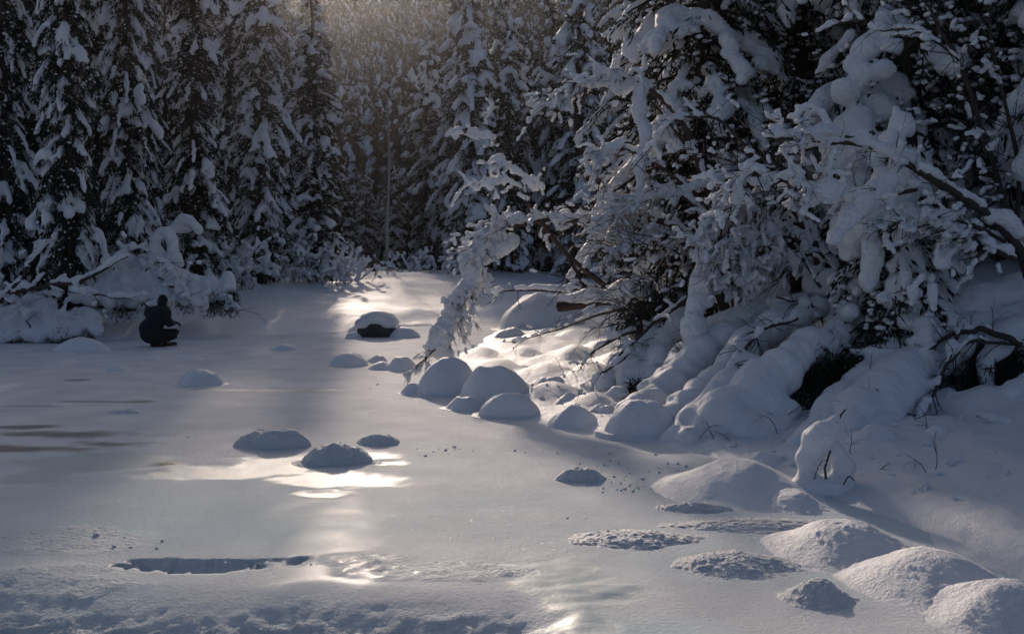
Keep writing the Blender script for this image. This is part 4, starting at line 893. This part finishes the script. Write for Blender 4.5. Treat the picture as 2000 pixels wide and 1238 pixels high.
# ------------------------------------------------------------------ left bank shrubs
def lshrub(lab, fingers, base, seed, twl=(), dark=None, tw=8, name="buried_shrub", voxel=.045, lumps=()):
    S = [sleeve(f, 1, seed * 7 + i, .45) for i, f in enumerate(fingers)] + [sleeve([l], 1, 0) for l in lumps]
    H = [hero(p, a, b, seed=seed + i, wob=.03) for i, (p, a, b) in enumerate(twl)]; T = []
    for h in H: T += twigs_on(RG, h, tw, .5, .008, 2, .1, (0, 0, .1), (.1, 1), 2)
    if H: S.append(snow_on(RG, H, .04, .09, .6)); S.append(snow_on(RG, T, .03, .05, .22))
    shrub(name, lab, "shrub", base_of(*base), H, T, np.concatenate(S), voxel, 3, .03, 3.5, seed=seed, group="snow-laden shrubs of the left bank", bark=M_BARK, smat=M_SNOWT, dark=dark)
rr_ = random.Random(12)
def fan_fingers(cx, cy, D, x0, x1, yb, Db, n, r, top=.6):
    out = []
    for k in range(n):
        a = (k + rr_.uniform(-.3, .3)) / max(1, n - 1); bx = x0 + (x1 - x0) * a
        tx = cx + (bx - cx) * 0.25; jy = rr_.uniform(-10, 10)
        out.append([(tx, cy + jy, D, r * top), ((tx + bx) / 2 + (bx - cx) * .12, (cy + yb) / 2 - 10 + jy, (D + Db) / 2, r), (bx, yb - r * .8 + rr_.uniform(-8, 8), Db, r * .8)])
    return out
lshrub("large snow-smothered shrub heap on the left bank behind the person", fan_fingers(265, 515, 23, 185, 330, 602, 21.6, 7, 20) + fan_fingers(235, 530, 22.4, 150, 260, 600, 21.3, 4, 18), (255, 600, 22), 11,
       [([(250, 600, 22.5), (290, 520, 22), (330, 520, 21.8), (350, 560, 21.6)], .03, .008), ([(230, 600, 22.5), (220, 520, 22), (262, 480, 22)], .02, .008)], [(240, 602, 21.6, 50, 300), (300, 600, 21.6, 40, 200), (210, 510, 23, 70, 500)])
lshrub("snow-laden shrub with dark gaps right above the person's head", fan_fingers(345, 530, 23, 300, 405, 600, 21.8, 5, 15), (350, 605, 22.2), 12,
       [([(310, 540, 22), (345, 565, 21.7), (385, 600, 21.4)], .03, .012), ([(300, 600, 22), (325, 560, 21.8), (365, 575, 21.6), (395, 600, 21.4)], .02, .01)], [(310, 585, 21.9, 40, 300), (360, 590, 22, 40, 300)])
lshrub("two snow humps with dark undersides at the right end of the left bank", [[(380, 555, 22.4, 16), (377, 585, 22.2, 15)], [(412, 555, 22.4, 18), (408, 575, 22.3, 16)], [(444, 542, 22.5, 16), (446, 560, 22.4, 15), (440, 572, 22.4, 10)], [(340, 545, 22.8, 16), (370, 545, 22.6, 14), (410, 550, 22.5, 12)]], (420, 603, 22.3), 13,
       [([(400, 600, 22.3), (430, 585, 22.2), (465, 603, 22)], .02, .008)], [(420, 590, 22.3, 50, 700), (452, 575, 22.3, 26, 250), (450, 596, 22.1, 36, 250)])
lshrub("sapling bent into a snow hoop above the left bank", [[(304, 515, 22.6, 15), (300, 480, 22.6, 12), (312, 456, 22.6, 10), (328, 455, 22.6, 13), (338, 472, 22.6, 14), (334, 490, 22.6, 8)], [(302, 488, 22.7, 14), (316, 500, 22.7, 14)], [(296, 495, 22.8, 12), (305, 515, 22.8, 13)], [(330, 510, 22.6, 12), (340, 502, 22.6, 13), (350, 515, 22.6, 10)], [(310, 530, 22.7, 16), (330, 545, 22.6, 17)]], (320, 560, 22.7), 14, name="bent_sapling", dark=[(325, 490, 22.9, 30, 200)])
lshrub("sapling arched right under snow behind the hooped one", [[(340, 448, 24.5, 8), (356, 430, 24.5, 10), (374, 433, 24.5, 12), (386, 450, 24.5, 8)], [(350, 450, 24.6, 10), (366, 446, 24.6, 11)]], (335, 540, 24.5), 15, name="bent_sapling", dark=[(365, 470, 24.7, 30, 250)])
lshrub("low snow-smothered shrub in the lower left corner of the left bank", fan_fingers(70, 590, 21, -20, 110, 672, 19.9, 6, 22) + fan_fingers(150, 615, 20.8, 100, 190, 660, 20, 4, 18), (90, 672, 20.3), 16,
       [([(110, 650, 20), (128, 600, 20), (100, 560, 20.2)], .02, .008), ([(60, 650, 19.8), (40, 600, 19.9), (10, 575, 20)], .015, .008)], [(30, 668, 20, 50, 300), (130, 665, 20, 60, 500), (175, 655, 20.1, 20, 60), (60, 610, 20.8, 60, 300)])
lshrub("snow-laden fallen limb forking in from the left edge", [], (0, 620, 20), 17, [([(-30, 610, 19.9), (20, 575, 19.9), (80, 558, 19.9), (140, 556, 19.8), (190, 535, 19.8), (225, 515, 19.8), (250, 503, 19.8)], .06, .015),
       ([(0, 590, 19.9), (40, 545, 19.9), (62, 508, 19.9), (90, 478, 20)], .05, .02), ([(135, 568, 19.8), (200, 578, 19.7), (270, 590, 19.6), (320, 605, 19.5)], .02, .005)], None, 7, "fallen_limb")
for k, (px, yb, D, h, lab) in enumerate([(470, 545, 31, 2.0, "thicket of thin stems left of the low snow drifts"), (440, 545, 30, 1.6, "thin stemmed shrub right of the tall spruce foot"), (570, 535, 34.5, 1.7, "snow-tufted shrub under the broad bright spruce"),
        (610, 535, 34, 1.5, "shrub topped by a flat snow cap under the bright spruces"), (655, 540, 33.5, 1.3, "twiggy snowy shrub right of the bright spruces"), (690, 545, 35, 1.1, "low snowy shrub where the bright snow bank begins"), (800, 535, 43, 1.4, "snowy shrub at the foot of the far spruces right of the pale trunk"), (880, 535, 43, 1.3, "snowy shrub at the foot of the far spruces left of the hanging branch"), (700, 530, 43, 1.5, "snowy shrub behind the leaning trunk")]):
    b = np.array([(px - 1000) / FOC * D, D, 0.0]); b[2] = gz(b[0], b[1]); T = []
    for s in range(9): grow(RG, b + RG.normal(0, .25, 3) * [1, 1, 0], np.array([RG.normal(0, .45), RG.normal(0, .3), 1.0]), h * RG.uniform(.6, 1.1), .016, 2, T, .25, 4)
    shrub("snowy_shrub", lab, "shrub", b, T[:1], T[1:], snow_on(RG, T, .04, .085, .30), .055, 2, .02, 5, seed=90 + k, group="twiggy shrubs along the far bank", bark=M_BARK)
t0 = empty("dead_leaning_tree", tuple(W(733, 536, 43))); b = np.array(t0.location)
link("trunk", tubes("trunk", [(spline([W(734, 540, 43) - b, W(726, 508, 43) - b, W(714, 478, 43.2) - b], 10), np.linspace(.13, .09, 10))], 9), M_BARK, t0)
tg_ = []; grow(RG, W(716, 482, 43) - b, np.array([-.3, 0, 1.0]), .8, .03, 1, tg_, .1, 4); link("branches", tubes("branches", tg_, 4), M_BARK, t0)
tag(t0, "short dark trunk leaning left before the far spruces", "tree")
t0 = empty("pale_birch", tuple(W(757, 530, 44))); b = np.array(t0.location)
link("trunk", tubes("trunk", [(spline([W(757, 533, 44) - b, W(756, 450, 44) - b, W(760, 330, 44) - b, W(757, 190, 44) - b], 16), np.linspace(.09, .03, 16))], 8), M_PALE, t0)
tg_ = []
for k in range(16): grow(RG, W(758, 200 + 14 * k, 44) - b, np.array([RG.normal(0, .8), RG.normal(0, .5), .8]), 1.0, .012, 1, tg_, .1, 3)
link("branches", tubes("branches", tg_, 4), M_BARK2, t0); tag(t0, "slim pale-barked birch trunk before the far spruces", "tree")

# ------------------------------------------------------------------ crouching person
def person():
    o = W(308, 678, 19.1); o[2] = 0.0; root = empty("person", tuple(o)); s = 0.00982
    def X(px, py, y=0.0): return ((px - 308) * s, y, (678 - py) * s)
    def chain(a, b, ra, rb, n=6): return [tuple(np.array(a) * (1 - t) + np.array(b) * t) + (ra * (1 - t) + rb * t,) for t in np.linspace(0, 1, n)]
    hip, chest, neck, head = X(292, 652, .02), X(304, 622, .10), X(313, 603, .13), X(315, 590, .14)
    hl, hr = X(285, 652, .14), X(299, 653, -.08)
    kr, kl = X(339, 656, .02), X(328, 652, .42); ar, al = X(302, 671, .0), X(312, 671, .26); tr, tl_ = X(322, 676, .05), X(330, 676, .36)
    sr, sl = X(324, 612, .02), X(289, 612, .16); er, el = X(331, 632, .02), X(300, 632, .42); wr, wl_ = X(334, 632, .16), X(322, 632, .44)
    def legs(k): return chain(hr, kr, .105 * k, .072 * k, 8) + chain(kr, ar, .068 * k, .048 * k, 8) + chain(hl, kl, .105 * k, .072 * k, 8) + chain(kl, al, .068 * k, .048 * k, 8) + chain(hl, hr, .13 * k, .13 * k, 5)
    def torso(k): return chain(hip, chest, .165 * k, .19 * k, 8) + chain(sl, sr, .115 * k, .115 * k, 8) + chain(chest, neck, .17 * k, .09 * k, 6)
    def arms(k): return chain(sr, er, .075 * k, .06 * k, 7) + chain(er, wr, .058 * k, .042 * k, 7) + chain(sl, el, .075 * k, .06 * k, 7) + chain(el, wl_, .058 * k, .042 * k, 7)
    face = chain(neck, head, .055, .06, 4) + [head + (.088,), (head[0] + .01, head[1] + .02, head[2] - .04, .072), (head[0] + .03, head[1] + .085, head[2] - .01, .02), (head[0] - .02, head[1], head[2] - .0, .03)]
    feet = chain(ar, tr, .05, .04, 5) + chain(al, tl_, .05, .04, 5)
    skin = material("skin", lambda nt, b: b.inputs["Base Color"].__setattr__("default_value", (.35, .22, .17, 1)))
    cloth = lambda n, c: material(n, lambda nt, b: (b.inputs["Base Color"].__setattr__("default_value", c), b.inputs["Roughness"].__setattr__("default_value", .9), bump_chain(nt, b, ((30, .006, 3), (9, .02, 2)))))
    def hand(w, f):
        f = np.array(f) / np.linalg.norm(f); sd = np.cross(f, [0, 0, 1.0]); sd /= np.linalg.norm(sd); q = []
        for k in range(4):
            b = np.array(w) + f * .09 + sd * (k - 1.5) * .022; L = (.07, .08, .075, .06)[k]
            q += chain(b, b + f * L * .55 + [0, 0, -.012], .010, .0095, 4) + chain(b + f * L * .55 + [0, 0, -.012], b + f * L * .75 + [0, 0, -.045], .0095, .008, 4)
        b = np.array(w) + f * .035 + sd * -.04; q += chain(b, b + f * .05 - sd * .03 + [0, 0, -.02], .013, .010, 5)
        return q + chain(np.array(w) + sd * -.02, np.array(w) + f * .085 + sd * -.025, .024, .022, 4) + chain(np.array(w) + sd * .02, np.array(w) + f * .085 + sd * .025, .024, .02, 4)
    link("body", fuse("body", torso(.85) + legs(.85) + arms(.8) + face + feet, .016, 3), skin, root)
    link("jacket", fuse("jacket", torso(1.06) + arms(1.25) + [hip + (.19,), (hip[0], hip[1], hip[2] + .1, .2)] + chain(sl, neck, .12, .1, 4) + chain(sr, neck, .12, .1, 4), .02, 4, .012, 7, 3), cloth("navy_jacket", (.006, .008, .017, 1)), root)
    link("trousers", fuse("trousers", legs(1.1), .02, 3, .010, 8, 4), cloth("dark_trousers", (.009, .009, .011, 1)), root)
    hm = cloth("dark_hat", (.010, .010, .012, 1))
    link("hat", fuse("hat", [(head[0], head[1] - .005, head[2] + .035, .098), (head[0] - .01, head[1] - .03, head[2] - .01, .092), (head[0], head[1] - .01, head[2] + .075, .08)], .014, 3, .004, 20, 5), hm, root)
    link("hood", fuse("hood", [(neck[0] + .1 * math.cos(a), neck[1] + .09 * math.sin(a), neck[2] - .01, .055) for a in np.linspace(0, 6.0, 14)], .016, 3, .008, 14, 6), cloth("hood_fur", (.03, .025, .022, 1)), root)
    for a, t in ((ar, tr), (al, tl_)):
        link("boot", fuse("boot", chain((a[0], a[1], a[2] + .06), (a[0], a[1], .05), .062, .06, 4) + chain((a[0] - .03, a[1] - .01, .045), (t[0], t[1], .035), .055, .042, 6), .015, 3), cloth("boot_leather", (.015, .013, .012, 1)), root)
    g = cloth("glove_wool", (.012, .012, .014, 1))
    link("glove", fuse("glove", hand(wr, np.array([.6, .7, -.1])), .006, 1), g, root); link("glove", fuse("glove", hand(wl_, np.array([.9, .2, -.1])), .006, 1), g, root)
    tag(root, "person in dark jacket and hat crouching on the ice, back turned, leaning right", "person")
person()

# ------------------------------------------------------------------ haze in the air
bm = bmesh.new(); bmesh.ops.create_cube(bm, size=1.0); me = bpy.data.meshes.new("haze"); bm.to_mesh(me); bm.free()
hz = link("haze", me); hz.scale = (900, 620, 190); hz.location = (0, 240, 93.5)
hm = bpy.data.materials.new("haze"); hm.use_nodes = True; nt = hm.node_tree; nt.nodes.clear()
vo = nt.nodes.new("ShaderNodeVolumePrincipled"); vo.inputs["Color"].default_value = (0.94, 0.95, 1.0, 1); vo.inputs["Density"].default_value = 0.00013; vo.inputs["Anisotropy"].default_value = 0.9
ou = nt.nodes.new("ShaderNodeOutputMaterial"); nt.links.new(vo.outputs[0], ou.inputs["Volume"]); me.materials.append(hm)
tag(hz, "thin pale winter haze in the air", "haze", kind="stuff")
print("TRIS", sum(len(p.vertices) - 2 for m in bpy.data.meshes if m.users for p in m.polygons))
